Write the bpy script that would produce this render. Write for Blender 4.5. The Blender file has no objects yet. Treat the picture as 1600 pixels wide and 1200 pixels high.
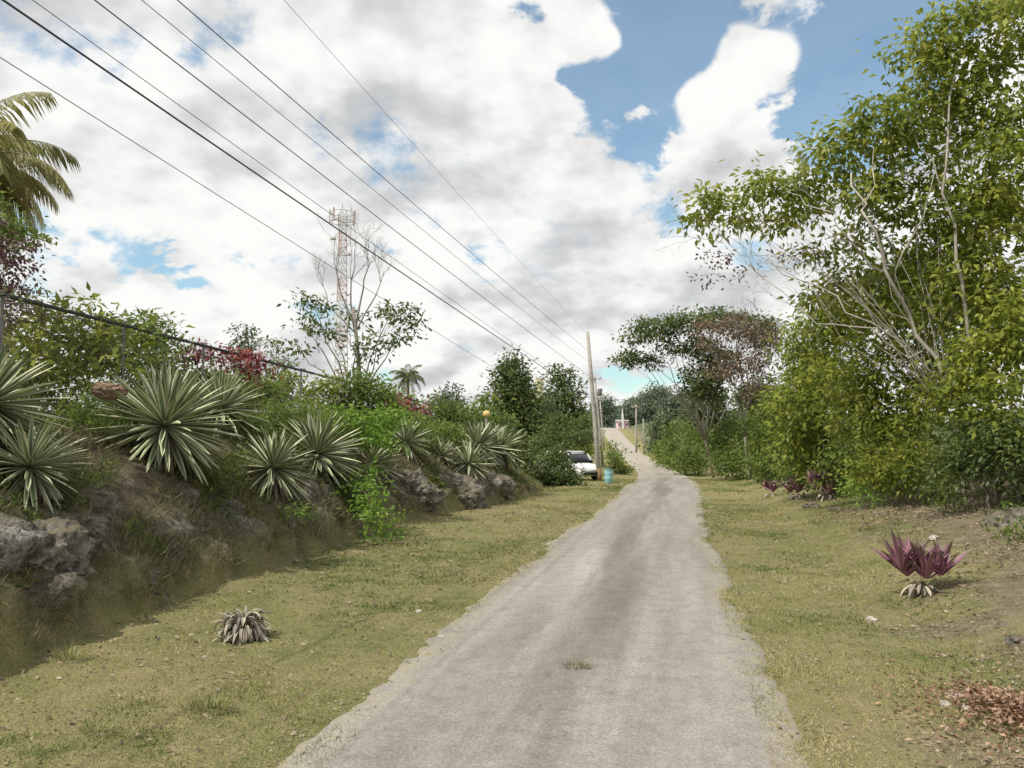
import bpy, bmesh, math, random
import numpy as np
from mathutils import Vector, Matrix
R=math.radians
rng=np.random.default_rng(11); random.seed(11)
scene=bpy.context.scene; col=scene.collection
F=1250.0; H0=2.0; PITCH=math.atan(90/F)
# ------------------------------------------------------------------ projection
def ray(px,py):
    x=(px-800)/F; y=(600-py)/F; c,s=math.cos(PITCH),math.sin(PITCH)
    return Vector((x,c-y*s,s+y*c))
def P(px,py,Y):
    d=ray(px,py); k=Y/d.y
    return Vector((d.x*k,Y,H0+d.z*k))
# ------------------------------------------------------------------ noise
def _h(ix,iy,iz):
    v=np.sin(ix*127.1+iy*311.7+iz*74.7)*43758.5453
    return v-np.floor(v)
def vn(x,y,z=0.0):
    x=np.asarray(x,float); y=np.asarray(y,float); z=np.asarray(z,float)+0*x
    ix,iy,iz=np.floor(x),np.floor(y),np.floor(z)
    fx,fy,fz=x-ix,y-iy,z-iz
    fx=fx*fx*(3-2*fx); fy=fy*fy*(3-2*fy); fz=fz*fz*(3-2*fz)
    def L(a,b,t): return a+(b-a)*t
    r=[]
    for k in (0,1):
        a=L(_h(ix,iy,iz+k),_h(ix+1,iy,iz+k),fx); b=L(_h(ix,iy+1,iz+k),_h(ix+1,iy+1,iz+k),fx)
        r.append(L(a,b,fy))
    return L(r[0],r[1],fz)
def fbm(x,y,z=0.0,o=4):
    s=0; a=.5; t=0; f=1.0
    for i in range(o):
        s=s+a*vn(x*f+i*17.3,y*f+i*5.1,np.asarray(z)*f); t+=a; a*=.5; f*=2.03
    return s/t
def herm(xs,ys):
    xs=np.array(xs,float); ys=np.array(ys,float); m=np.gradient(ys,xs)
    def f(x):
        x=np.clip(np.asarray(x,float),xs[0],xs[-1]); i=np.clip(np.searchsorted(xs,x)-1,0,len(xs)-2)
        h=xs[i+1]-xs[i]; t=(x-xs[i])/h
        return ((2*t**3-3*t**2+1)*ys[i]+(t**3-2*t**2+t)*h*m[i]+(-2*t**3+3*t**2)*ys[i+1]+(t**3-t**2)*h*m[i+1])
    return f
# ------------------------------------------------------------------ terrain
YS=[-20,0,5,16,36,61,90,115,135,160,175,200,400,4000]
roadX=herm(YS,[-4.8,-.8,.2,2.35,6.8,11.1,14.3,16.6,17.9,19.4,20.2,22,30,60])
roadZ=herm(YS,[0,0,0,0,-.06,-.40,-.15,.55,2.1,4.3,4.9,4.7,3,3])
xb=herm([-20,0,6.5,9.3,12,15.6,19.2,25,31,36,45,60,100,160,4000],[-6.5,-4.9,-4.3,-4.1,-3.8,-3.0,-2.4,-.4,1.0,1.2,1.5,4.5,9,13,13])
bH=herm([-20,0,20,26,31,36,44,60,100,160,4000],[2.0,2.0,1.95,1.75,1.35,.35,.25,.9,1.3,1.5,1.5])
litB=herm([-20,4,6,9,12,18,30,60,4000],[1.1,1.1,1.3,2.2,3.0,3.5,3.6,3.2,3.2])
def terr(x,y):
    x=np.asarray(x,float); y=np.asarray(y,float)
    u=x-roadX(y); z=roadZ(y)
    d=xb(y)-x; H=bH(y)
    t=np.clip(d/2.8,0,1)
    z=z+np.where(d>0,H*(1-(1-t)**1.9)+np.clip(d-2.8,0,40)*.045,0)
    ve=np.clip((-u-1.8)/3,0,1); z=z+.08*ve
    r=u-1.7
    z=z+.21*np.clip(r-1.9,0,9)+.03*np.clip(r-11,0,60)
    off=np.clip((np.abs(u)-1.9)/1.0,0,1)
    z=z+off*(fbm(x*.7,y*.7,o=3)-.5)*.18
    far=np.clip((y-350)/150,0,1)
    hill=19*np.exp(-((x-95)/130)**2-((y-720)/150)**2)+22*np.exp(-((x-330)/200)**2-((y-800)/200)**2)+22*np.exp(-((x+120)/220)**2-((y-900)/200)**2)
    z=z+hill+far*(fbm(x*.045,y*.045,o=3)-.45)*16
    return z
def tz(x,y): return float(terr(x,y))
_Y=np.concatenate([np.linspace(3,60,3000),np.linspace(60.1,400,3000)])
def G(px,py):
    d=ray(px,py); X=d.x/d.y*_Y; Z=H0+d.z/d.y*_Y
    i=np.argmax(Z<=terr(X,_Y))
    return Vector((X[i],_Y[i],Z[i]))
def bankpos(px,d):
    k=(px-800)/F; f=k*_Y-(xb(_Y)-d)
    i=int(np.argmax(f[:-1]*f[1:]<=0)); Y=_Y[i]; X=k*Y
    return Vector((X,Y,tz(X,Y)))
# ------------------------------------------------------------------ materials
def newmat(name):
    m=bpy.data.materials.new(name); m.use_nodes=True
    nt=m.node_tree; b=nt.nodes['Principled BSDF']; b.inputs['Roughness'].default_value=.8
    b.inputs['Specular IOR Level'].default_value=.25
    return m,nt,b
def node(nt,t,**k):
    n=nt.nodes.new(t)
    for a,v in k.items():
        if a=='ins':
            for i,w in v.items(): n.inputs[i].default_value=w
        else: setattr(n,a,v)
    return n
def ramp(nt,src,stops):
    r=nt.nodes.new('ShaderNodeValToRGB'); e=r.color_ramp.elements
    while len(e)<len(stops): e.new(.5)
    for i,(p,c) in enumerate(stops):
        e[i].position=p; e[i].color=(c[0],c[1],c[2],1) if not isinstance(c,(int,float)) else (c,c,c,1)
    nt.links.new(src,r.inputs[0]); return r
def noise_n(nt,scale,detail=4,rough=.55,dist=0,vec=None):
    n=node(nt,'ShaderNodeTexNoise',ins={'Scale':scale,'Detail':detail,'Roughness':rough,'Distortion':dist})
    if vec is None:
        tc=nt.nodes.new('ShaderNodeTexCoord'); vec=tc.outputs['Object']
    nt.links.new(vec,n.inputs['Vector']); return n
def mixc(nt,fac,a,b,mode='MIX'):
    m=node(nt,'ShaderNodeMix',data_type='RGBA',blend_type=mode)
    for s,v in ((0,fac),(6,a),(7,b)):
        if hasattr(v,'is_linked'): nt.links.new(v,m.inputs[s])
        else: m.inputs[s].default_value=v if s==0 else (v[0],v[1],v[2],1)
    return m.outputs[2]
def attr(nt,name):
    a=nt.nodes.new('ShaderNodeAttribute'); a.attribute_name=name; return a
def math_n(nt,op,a,b=None,c=None,clamp=False):
    m=node(nt,'ShaderNodeMath',operation=op,use_clamp=clamp)
    for i,v in enumerate((a,b,c)):
        if v is None: continue
        if isinstance(v,(int,float)): m.inputs[i].default_value=v
        else: nt.links.new(v,m.inputs[i])
    return m.outputs[0]
def sstep(nt,v,a,b,lo=0,hi=1):
    m=node(nt,'ShaderNodeMapRange',interpolation_type='SMOOTHSTEP',ins={'From Min':a,'From Max':b,'To Min':lo,'To Max':hi})
    nt.links.new(v,m.inputs['Value']); return m.outputs[0]
def bump(nt,b,h,strength=.4,dist=.02):
    n=node(nt,'ShaderNodeBump',ins={'Strength':strength,'Distance':dist})
    nt.links.new(h,n.inputs['Height']); nt.links.new(n.outputs[0],b.inputs['Normal'])
def leafmat(name,stops,trans=.3,rough=.5,spec=.3):
    m,nt,b=newmat(name); a=attr(nt,'rnd'); c=ramp(nt,a.outputs['Fac'],stops)
    nt.links.new(c.outputs[0],b.inputs['Base Color']); b.inputs['Roughness'].default_value=rough
    b.inputs['Specular IOR Level'].default_value=spec
    if trans>0:
        t=nt.nodes.new('ShaderNodeBsdfTranslucent'); nt.links.new(c.outputs[0],t.inputs[0])
        mx=nt.nodes.new('ShaderNodeMixShader'); mx.inputs[0].default_value=trans
        nt.links.new(b.outputs[0],mx.inputs[1]); nt.links.new(t.outputs[0],mx.inputs[2])
        nt.links.new(mx.outputs[0],nt.nodes['Material Output'].inputs[0])
    return m
def plain(name,c,rough=.7,var=.25,scale=6,metal=0,bmp=0):
    m,nt,b=newmat(name); n=noise_n(nt,scale,4)
    r=ramp(nt,n.outputs[0],[(.3,[v*(1-var) for v in c]),(.7,[min(1,v*(1+var)) for v in c])])
    nt.links.new(r.outputs[0],b.inputs['Base Color']); b.inputs['Roughness'].default_value=rough; b.inputs['Metallic'].default_value=metal
    if bmp: bump(nt,b,n.outputs[0],bmp,.03)
    return m
M={}
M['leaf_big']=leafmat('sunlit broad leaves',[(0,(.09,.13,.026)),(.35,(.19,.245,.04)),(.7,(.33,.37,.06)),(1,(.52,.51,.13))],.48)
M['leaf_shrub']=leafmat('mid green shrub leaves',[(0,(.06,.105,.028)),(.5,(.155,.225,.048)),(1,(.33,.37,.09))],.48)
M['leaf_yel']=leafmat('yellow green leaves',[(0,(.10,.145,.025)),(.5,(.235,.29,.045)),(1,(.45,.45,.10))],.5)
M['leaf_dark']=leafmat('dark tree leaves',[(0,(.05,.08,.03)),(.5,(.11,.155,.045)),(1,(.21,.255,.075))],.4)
M['leaf_bright']=leafmat('bright green leaves',[(0,(.08,.17,.02)),(.5,(.17,.31,.04)),(1,(.32,.45,.09))],.45)
M['leaf_far']=leafmat('far leaves',[(0,(.075,.11,.06)),(.5,(.125,.165,.08)),(1,(.21,.24,.11))],.4)  # lighter, bluer leaf colour stands in for distance haze
M['leaf_hazy']=leafmat('hazy distant leaves',[(0,(.10,.135,.095)),(.5,(.145,.185,.12)),(1,(.21,.245,.155))],.3)  # stronger distance haze mixed into the leaf colour itself
M['leaf_red']=leafmat('crimson leaves',[(0,(.11,.025,.035)),(.5,(.27,.06,.07)),(1,(.38,.14,.11))],.35)
M['leaf_purple']=leafmat('purple vine leaves',[(0,(.09,.045,.06)),(.5,(.16,.09,.09)),(1,(.20,.17,.08))],.3)
M['leaf_dry']=leafmat('dry brown leaves',[(0,(.15,.11,.08)),(.5,(.27,.20,.14)),(1,(.42,.34,.25))],.2)
M['leaf_withered']=leafmat('withered reddish leaves',[(0,(.14,.095,.07)),(.5,(.24,.165,.115)),(1,(.33,.28,.17))],.25)
M['leaf_rust']=leafmat('rusty fallen leaves',[(0,(.16,.09,.06)),(.5,(.28,.16,.10)),(1,(.42,.30,.20))],.1)
M['grass']=leafmat('short grass blades',[(0,(.10,.155,.035)),(.35,(.20,.23,.065)),(.65,(.34,.315,.125)),(1,(.48,.42,.24))],.3)
M['grass_dry']=leafmat('dry bank grass',[(0,(.07,.095,.03)),(.4,(.14,.15,.055)),(.7,(.26,.22,.12)),(1,(.40,.34,.22))],.3)
M['palm']=leafmat('palm leaflets',[(0,(.14,.175,.06)),(.5,(.29,.29,.10)),(1,(.56,.48,.21))],.42)
M['bark_pale']=plain('pale grey bark',(.38,.35,.305),.9,.35,5,bmp=.4)
M['bark']=plain('brown grey bark',(.20,.17,.13),.9,.35,6,bmp=.5)
M['bark_dead']=plain('bare grey twigs',(.22,.20,.175),.9,.3,6)
M['metal']=plain('galvanised steel',(.17,.17,.16),.6,.2,8,.3)
M['rail']=plain('dark weathered rail',(.05,.05,.05),.6,.3,8)
M['cable']=plain('black cable',(.06,.06,.065),.6,.2,4)
M['red_paint']=plain('faded red paint',(.55,.42,.40),.6,.1,2)
M['white_paint']=plain('off white paint',(.66,.66,.66),.55,.06,2)
M['car_white']=plain('white car paint',(.78,.78,.78),.25,.02,2)
M['glass']=plain('dark car glass',(.03,.035,.04),.12,.1,2)
M['tyre']=plain('tyre rubber',(.025,.025,.025),.85,.2,12)
M['hub']=plain('wheel metal',(.4,.4,.42),.35,.1,6,.7)
M['lamp_red']=plain('red lamp lens',(.35,.02,.02),.3,.1,4)
M['lamp_clear']=plain('clear lamp lens',(.6,.6,.58),.15,.1,4)
M['pink']=plain('pink wall paint',(.74,.54,.57),.8,.06,1.5)  # pink wall colour, paled to include distance haze
M['cream']=plain('cream wall paint',(.66,.60,.42),.8,.1,1.5)
M['roof_grey']=plain('grey roof sheet',(.40,.38,.36),.7,.2,2)
M['opening']=plain('dark window opening',(.07,.07,.08),.3,.2,3)
M['blue_drum']=plain('faded light blue drum',(.26,.50,.56),.55,.15,5)
M['drum_in']=plain('drum inside',(.10,.18,.21),.8,.2,5)
M['yellow']=plain('yellow ball paint',(.66,.48,.18),.6,.2,5)
M['pole_c']=plain('weathered grey pole',(.38,.36,.325),.9,.25,3,bmp=.3)
M['pole_base']=plain('rusty brown pole foot',(.27,.17,.09),.9,.3,6)
M['insul']=plain('insulator ceramic',(.16,.13,.12),.3,.2,6)
def strap(name,mid,edge,lo,hi,tip=None,rough=.45):
    m,nt,b=newmat(name); a=attr(nt,'across'); g=attr(nt,'rnd'); al=attr(nt,'along')
    ab=math_n(nt,'ABSOLUTE',a.outputs['Fac']); f=sstep(nt,ab,lo,hi)
    n=noise_n(nt,9,3)
    c=mixc(nt,f,mid,edge)
    k=sstep(nt,g.outputs['Fac'],0,1,.65,1.35)
    cc=node(nt,'ShaderNodeVectorMath',operation='SCALE'); nt.links.new(c,cc.inputs[0]); nt.links.new(k,cc.inputs['Scale'])
    o=cc.outputs[0]
    if tip is not None: o=mixc(nt,sstep(nt,al.outputs['Fac'],.55,1.0),o,tip)
    o=mixc(nt,sstep(nt,n.outputs[0],.62,.75,0,.4),o,(.30,.25,.15))
    nt.links.new(o,b.inputs['Base Color']); b.inputs['Roughness'].default_value=rough
    return m
M['agave']=strap('striped agave leaf',(.15,.195,.105),(.54,.55,.36),.42,.78)
M['agave_dead']=strap('dead agave leaf',(.20,.165,.12),(.34,.29,.22),.3,.9,rough=.9)
M['moses']=strap('purple green leaf',(.20,.085,.13),(.33,.16,.22),.3,.9,tip=(.17,.15,.10))
M['bleached']=strap('bleached grey leaf',(.28,.245,.20),(.44,.40,.33),.3,.9,rough=.9)
def rockmat(name):
    m,nt,b=newmat(name); n=noise_n(nt,1.6,6,.65); n2=noise_n(nt,9,5,.75)
    r=ramp(nt,n.outputs[0],[(.30,(.10,.09,.07)),(.44,(.18,.165,.135)),(.58,(.29,.27,.23)),(.70,(.48,.46,.41))])
    r2=ramp(nt,n2.outputs[0],[(.36,.3),(.56,1.05)])
    c=mixc(nt,.9,r.outputs[0],r2.outputs[0],'MULTIPLY')
    ge=nt.nodes.new('ShaderNodeNewGeometry'); sx=nt.nodes.new('ShaderNodeSeparateXYZ'); nt.links.new(ge.outputs['Normal'],sx.inputs[0])
    up=math_n(nt,'ADD',sx.outputs[2],math_n(nt,'MULTIPLY',math_n(nt,'SUBTRACT',n2.outputs[0],.5),1.2))
    c=mixc(nt,sstep(nt,up,.5,.9,0,.85),c,(.15,.125,.08))
    nt.links.new(c,b.inputs['Base Color']); b.inputs['Roughness'].default_value=.95
    bump(nt,b,n2.outputs[0],1.0,.07)
    return m
M['rock']=rockmat('weathered limestone')
M['stone_white']=plain('pale limestone',(.40,.37,.32),.9,.3,8,bmp=.5)
# ------------------------------------------------------------------ objects
def meta(o,label,cat,group=None,kind=None):
    if label: o['label']=label
    if cat: o['category']=cat
    if group: o['group']=group
    if kind: o['kind']=kind
    return o
def thing(name,label,cat,loc,group=None,rz=0):
    o=bpy.data.objects.new(name,None); col.objects.link(o); o.location=loc; o.rotation_euler.z=rz; o.empty_display_size=.3
    return meta(o,label,cat,group)
def rawmesh(name,V,FA,mat,parent=None,attrs=None,smooth=False):
    me=bpy.data.meshes.new(name); V=np.asarray(V,np.float32)
    me.vertices.add(len(V)); me.vertices.foreach_set('co',V.ravel())
    FA=np.asarray(FA,np.int32); n,k=FA.shape
    me.loops.add(n*k); me.loops.foreach_set('vertex_index',FA.ravel())
    me.polygons.add(n); me.polygons.foreach_set('loop_start',np.arange(n,dtype=np.int32)*k)
    if smooth: me.polygons.foreach_set('use_smooth',np.ones(n,bool))
    me.update(calc_edges=True)
    for a,v in (attrs or {}).items():
        at=me.attributes.new(a,'FLOAT','POINT'); at.data.foreach_set('value',np.asarray(v,np.float32))
    me.validate()
    o=bpy.data.objects.new(name,me); col.objects.link(o); me.materials.append(mat)
    if parent is not None: o.parent=parent
    return o
class MB:
    def __init__(s): s.v=[]; s.f=[]
    def add(s,vs,fs):
        b=len(s.v); s.v+= [tuple(q) for q in vs]; s.f+=[tuple(i+b for i in f) for f in fs]
    def tube(s,pts,rad,n=6,cap=True):
        pts=[Vector(p) for p in pts]; vs=[]; fs=[]
        ref=Vector((0,0,1)) if abs((pts[-1]-pts[0]).normalized().z)<.9 else Vector((1,0,0))
        for i,p in enumerate(pts):
            t=(pts[min(i+1,len(pts)-1)]-pts[max(i-1,0)]).normalized()
            a=t.cross(ref).normalized(); b=t.cross(a); r=rad[i] if hasattr(rad,'__len__') else rad
            for k in range(n):
                an=2*math.pi*k/n; vs.append(p+a*math.cos(an)*r+b*math.sin(an)*r)
        for i in range(len(pts)-1):
            for k in range(n): fs.append((i*n+k,i*n+(k+1)%n,(i+1)*n+(k+1)%n,(i+1)*n+k))
        if cap: fs.append(tuple(range(n-1,-1,-1))); fs.append(tuple((len(pts)-1)*n+k for k in range(n)))
        s.add(vs,fs)
    def box(s,c,d,rz=0):
        c=Vector(c); m=Matrix.Rotation(rz,3,'Z'); vs=[c+m@Vector((x*d[0]/2,y*d[1]/2,z*d[2]/2)) for x in(-1,1) for y in(-1,1) for z in(-1,1)]
        s.add(vs,[(0,1,3,2),(4,6,7,5),(0,4,5,1),(2,3,7,6),(0,2,6,4),(1,5,7,3)])
    def lathe(s,prof,n=20,c=(0,0,0)):
        c=Vector(c); vs=[]; fs=[]
        for r,z in prof:
            for k in range(n):
                a=2*math.pi*k/n; vs.append(c+Vector((r*math.cos(a),r*math.sin(a),z)))
        for i in range(len(prof)-1):
            for k in range(n): fs.append((i*n+k,i*n+(k+1)%n,(i+1)*n+(k+1)%n,(i+1)*n+k))
        s.add(vs,fs)
    def build(s,name,mat,parent=None,smooth=False,bev=0):
        me=bpy.data.meshes.new(name); me.from_pydata(s.v,[],s.f); me.update()
        if bev:
            bm=bmesh.new(); bm.from_mesh(me); bmesh.ops.bevel(bm,geom=bm.edges[:],offset=bev,segments=2,affect='EDGES'); bm.to_mesh(me); bm.free()
        if smooth: me.polygons.foreach_set('use_smooth',[True]*len(me.polygons))
        o=bpy.data.objects.new(name,me); col.objects.link(o); me.materials.append(mat)
        if parent is not None: o.parent=parent
        return o
# ------------------------------------------------------------------ foliage
def nrm(a): return a/np.maximum(np.linalg.norm(a,axis=1,keepdims=True),1e-6)
def leafgeo(name,pos,ax,up,L,W,rnd,mat,parent=None,fold=.18):
    ax=nrm(ax); sd=nrm(np.cross(ax,up)); up=np.cross(sd,ax); L=L[:,None]; W=W[:,None]
    V=np.stack([pos,pos+ax*L*.42+sd*W*.5+up*W*fold,pos+ax*L-up*L*.08,pos+ax*L*.42-sd*W*.5+up*W*fold],1).reshape(-1,3)
    FA=np.arange(len(V)).reshape(-1,4)
    return rawmesh(name,V,FA,mat,parent,{'rnd':np.repeat(rnd,4)})
def clumps(blobs,L,dens=3.0,wr=.45,cr=.4,per=36,inner=.3):
    cs=[];ids=[]
    for bi,(c,(a,b,h)) in enumerate(blobs):
        n=dens*math.pi*(a+b)/2*h/(.5*L*L*wr); k=max(3,int(n/per))
        q=nrm(rng.normal(size=(k,3))); rr=rng.uniform(inner,1,size=(k,1))**.6
        cs.append(np.array(c)+q*rr*np.array([a,b,h])); ids+= [bi]*k
    C=np.concatenate(cs); return C,np.array(ids)
def fill(C,L,wr,cr,per,flat=.6,droop=.25):
    n=len(C)*per; ci=np.repeat(np.arange(len(C)),per)
    sc=rng.uniform(.55,1.35,size=len(C))*cr
    off=rng.normal(size=(n,3))*.5; off[:,2]*=flat
    pos=C[ci]+off*sc[ci][:,None]
    ax=nrm(off+rng.normal(size=(n,3))*.5)+np.array([0,0,-droop])
    up=np.array([0,0,1.0])+rng.normal(size=(n,3))*.6
    Ls=L*rng.uniform(.6,1.3,size=n); rn=np.clip(.6*rng.random(len(C))[ci]+.4*rng.random(n)+.12*off[:,2],0,1)
    return pos,ax,up,Ls,Ls*wr,rn
def curve(a,b,bend,n=5,jit=.0):
    a=Vector(a); b=Vector(b); m=(a+b)/2+Vector(bend); out=[]
    for i in range(n+1):
        t=i/n; p=a*(1-t)**2+m*2*t*(1-t)+b*t*t
        if 0<i<n: p=p+Vector(rng.normal(size=3))*jit
        out.append(p)
    return out
def tree(name,label,cat,base,blobs,mat,bark,L=.14,dens=3,wr=.45,cr=.4,per=36,trunk_r=.12,fork=.45,twig=.35,flat=.6,droop=.25,group=None,inner=.3,limb_r=None,crown='crown',stem='trunk',extra=None):
    base=Vector(base); t=thing(name,label,cat,base,group); lr=trunk_r*.55 if limb_r is None else limb_r
    bl=[((Vector(c)-base)[:],r) for c,r in blobs]
    C,ids=clumps(bl,L,dens,wr,cr,per,inner)
    gz=terr(C[:,0]+base.x,C[:,1]+base.y)-base.z; C[:,2]=np.maximum(C[:,2],gz+cr*.3)
    leafgeo(crown,*fill(C,L,wr,cr,per,flat,droop),mat,t)
    mb=MB(); cen=np.mean([c for c,r in bl],axis=0); top=max(c[2] for c,r in bl)
    fk=Vector((cen[0]*.45,cen[1]*.45,max(.3,min(c[2] for c,r in bl)*fork)))
    mb.tube(curve((0,0,-.15),fk,(trunk_r*rng.normal(),0,0),4,trunk_r*.2),[trunk_r*1.25,trunk_r,trunk_r*.9,trunk_r*.85,trunk_r*.8],8)
    for bi,(c,r) in enumerate(bl):
        c=Vector(c); mb.tube(curve(fk,c,(0,0,.12*(c-fk).length),5,.025*(c-fk).length),[lr*(1-.16*i) for i in range(6)],5)
        idx=np.where(ids==bi)[0]
        for j in idx[:int(len(idx)*twig)]:
            q=Vector(C[j]); mb.tube(curve(c*.7+fk*.3 if j%2 else c,q,(0,0,.1),3,.03),[lr*.36,lr*.27,lr*.18,lr*.08],3,False)
    if extra: extra(mb,base)
    mb.build(stem,bark,t,True)
    return t
def pblob(px,py,rx,ry,Y,dy=None):
    k=Y/F; return (P(px,py,Y)[:],(rx*k,(dy if dy is not None else (rx+ry)/2*k),ry*k))
def autotree(label,px,top,w,Y,mat,L,name='leafy_tree',cat='tree',crownfrac=.75,nb=7,group=None,bark='bark',dens=3.8):
    k=Y/F; tp=P(px,top,Y); gz=tz(tp.x,Y); Hh=tp.z-gz; rw=w*k/2; ch=Hh*crownfrac
    bl=[]
    for i in range(nb):
        fz=(i+.5)/nb; wid=math.sin(math.pi*(.18+.72*fz))
        a=rng.uniform(0,6.28); rr=rw*.55*wid*rng.uniform(.4,1)
        s=rw*rng.uniform(.42,.62)*(.6+.4*wid); hz=min(ch*.22,s*.95)
        bl.append(((tp.x+math.cos(a)*rr,Y+math.sin(a)*rr,gz+Hh-ch+(ch-hz)*fz),(s,s,hz)))
    return tree(name,label,cat,(tp.x,Y,gz-.05),bl,M[mat],M[bark],L=L,dens=dens,cr=L*2.4,per=24,trunk_r=max(.07,Hh*.015),group=group,twig=.15)
def rosette(name,n,Lf,Wf,mat,parent,emin=-25,emax=85,droop=.25,fold=.25,c=(0,0,0),jit=.25,ns=7,base_r=.06):
    A=np.array([-1,-.55,0,.55,1.0]); V=[];FA=[];ac=[];rn=[];al=[]
    s=np.linspace(0,1,ns+1); wp=(1-s**2.2)**.8*(.45+1.1*s-.35*s*s); wp/=wp.max()
    ga=math.pi*(3-math.sqrt(5))
    for i in range(n):
        f=(i+.5)/n; e=math.asin(math.sin(R(emin))+(math.sin(R(emax))-math.sin(R(emin)))*f)+rng.normal()*.08
        az=i*ga+rng.normal()*.15; L=Lf*rng.uniform(1-jit,1+jit*.4)*(1 if f<.85 else .88); W=Wf*rng.uniform(.8,1.15)
        hx=np.array([math.cos(az),math.sin(az),0]); sd=np.array([-math.sin(az),math.cos(az),0])
        dr=droop*rng.uniform(.1,1.6); p=np.array(c)+hx*base_r*math.cos(e)+np.array([0,0,base_r*math.sin(e)]); tw=rng.normal()*.25
        b=len(V); r=rng.random()
        for j in range(ns+1):
            ee=e-dr*s[j]**1.5; d=hx*math.cos(ee)+np.array([0,0,math.sin(ee)]); up=-hx*math.sin(ee)+np.array([0,0,math.cos(ee)])
            sv=sd*math.cos(tw)+up*math.sin(tw)
            for a in A:
                V.append(p+sv*a*W*.5*wp[j]+up*abs(a)*fold*W*wp[j]); ac.append(a); rn.append(r); al.append(s[j])
            p=p+d*L/ns
        for j in range(ns):
            for k in range(4): q=b+j*5+k; FA.append((q,q+1,q+6,q+5))
    return rawmesh(name,V,FA,mat,parent,{'across':ac,'rnd':rn,'along':al},True)
def rock(name,label,cat,loc,r,mat,seed,group=None,sub=4,rot=0):
    bm=bmesh.new(); bmesh.ops.create_icosphere(bm,subdivisions=sub,radius=1)
    co=np.array([v.co[:] for v in bm.verts]); n=fbm(co[:,0]*1.1+seed*7.7,co[:,1]*1.1+9,co[:,2]*1.1+seed,5); n2=np.abs(fbm(co[:,0]*2.2+seed,co[:,1]*2.2,co[:,2]*2.2,5)-.5)*2
    st=np.floor(n*7)/7
    k=.55+.5*n+.5*st-.6*n2
    for v,kk in zip(bm.verts,k): v.co=Vector(v.co)*kk
    for v in bm.verts: v.co=Vector((v.co.x*r[0],v.co.y*r[1],v.co.z*r[2]))
    me=bpy.data.meshes.new(name); bm.to_mesh(me); bm.free(); me.materials.append(mat)
    o=bpy.data.objects.new(name,me); col.objects.link(o); o.location=loc; o.rotation_euler.z=rot
    return meta(o,label,cat,group)
# ------------------------------------------------------------------ ground sheet
def geo(a,step,k,end):
    out=[]
    while a<end: a+=step; step*=k; out.append(a)
    return out
gy=list(np.arange(-14,2,.5))+list(np.arange(2,18,.05))+list(np.arange(18,46,.10))+geo(46,.3,1.055,3200)
pos=geo(4,.10,1.09,2500)
gu=[-q for q in geo(8.4,.15,1.09,2500)][::-1]+list(np.arange(-8.4,-3,.05))+list(np.arange(-3,4.01,.12))+pos
gy=np.array(gy); gu=np.array(gu)
UU,YY=np.meshgrid(gu,gy); XX=roadX(YY)+UU
ZZ=terr(XX,YY)
core=1-np.clip((np.abs(UU)-1.0)/.35,0,1); ZZ=ZZ-core*(.05+.0012*np.maximum(YY,0))
D=xb(YY)-XX
face=np.clip(D/.35,0,1)*np.clip((2.6-D)/1.0,0,1)*np.clip((36-YY)/6,0,1)
rn1=fbm(XX*1.3,YY*1.3,ZZ*1.3,5); rdg=1-np.abs(fbm(XX*1.9+5,YY*1.9,ZZ*3.0,4)-.5)*4; rd2=1-np.abs(fbm(XX*5+5,YY*5,ZZ*7,4)-.5)*4
patch=np.clip((fbm(XX*.5+2,YY*.5+8,o=3)-.47)*6,0,1)
low=np.clip((.8-D)/.4,0,1)
patch=np.maximum(patch*.6,np.exp(-((YY-7.5)/3.0)**2)*np.clip((1.2-D)/.4,0,1)); patch=np.maximum(patch,np.exp(-((YY-24.5)/4.5)**2)*np.clip((1.3-D)/.5,0,1)); patch=np.maximum(patch,.42*low)
rockw=face*patch*np.clip((1.6-D)/.8,0,1)*np.clip((fbm(XX*2.4,YY*2.4,ZZ*2.4,5)-.42)*8,0,1)
st=np.floor(rn1*8+.6*rd2)/8
dis=face*((rn1-.45)*.5+.05*rd2)+rockw*(.36*(st-.42)+.13*rdg+.08*rd2-.03)
XX2=XX+dis*.9; ZZ2=ZZ+dis*.35+(1-core)*(fbm(XX*6,YY*6,o=2)-.5)*.035*(YY<48)
ny,nx=UU.shape; idx=np.arange(ny*nx).reshape(ny,nx)
FA=np.stack([idx[:-1,:-1],idx[:-1,1:],idx[1:,1:],idx[1:,:-1]],-1).reshape(-1,4)
bankw=np.clip(D/.5+ (fbm(XX*2,YY*2,o=3)-.5)*1.6,0,1)*np.clip((40-YY)/6,0,1)
litw=np.clip((UU-1.7-litB(YY))/1.2+.3+(fbm(XX*1.5,YY*1.5,o=4)-.5)*2.6,0,.85)
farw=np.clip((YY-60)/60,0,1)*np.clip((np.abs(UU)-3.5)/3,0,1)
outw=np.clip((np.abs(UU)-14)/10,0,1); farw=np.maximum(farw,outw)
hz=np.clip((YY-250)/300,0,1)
m,nt,b=newmat('ground cover')
n1=noise_n(nt,.55,5,.6); n2=noise_n(nt,4.0,5,.65); n3=noise_n(nt,38,3,.7); n4=noise_n(nt,1.9,6,.68); n5=noise_n(nt,13,4,.75)
ga=ramp(nt,n1.outputs[0],[(.34,(.14,.18,.05)),(.46,(.245,.245,.09)),(.60,(.345,.295,.145)),(.75,(.34,.265,.17))])
gb=ramp(nt,n2.outputs[0],[(.3,(.16,.18,.06)),(.5,(.29,.27,.115)),(.75,(.42,.345,.21))])
gc=mixc(nt,.5,ga.outputs[0],gb.outputs[0])
la=ramp(nt,n2.outputs[0],[(.3,(.16,.13,.09)),(.5,(.26,.215,.145)),(.7,(.38,.32,.23))])
c=mixc(nt,attr(nt,'litter').outputs['Fac'],gc,la.outputs[0])
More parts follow.
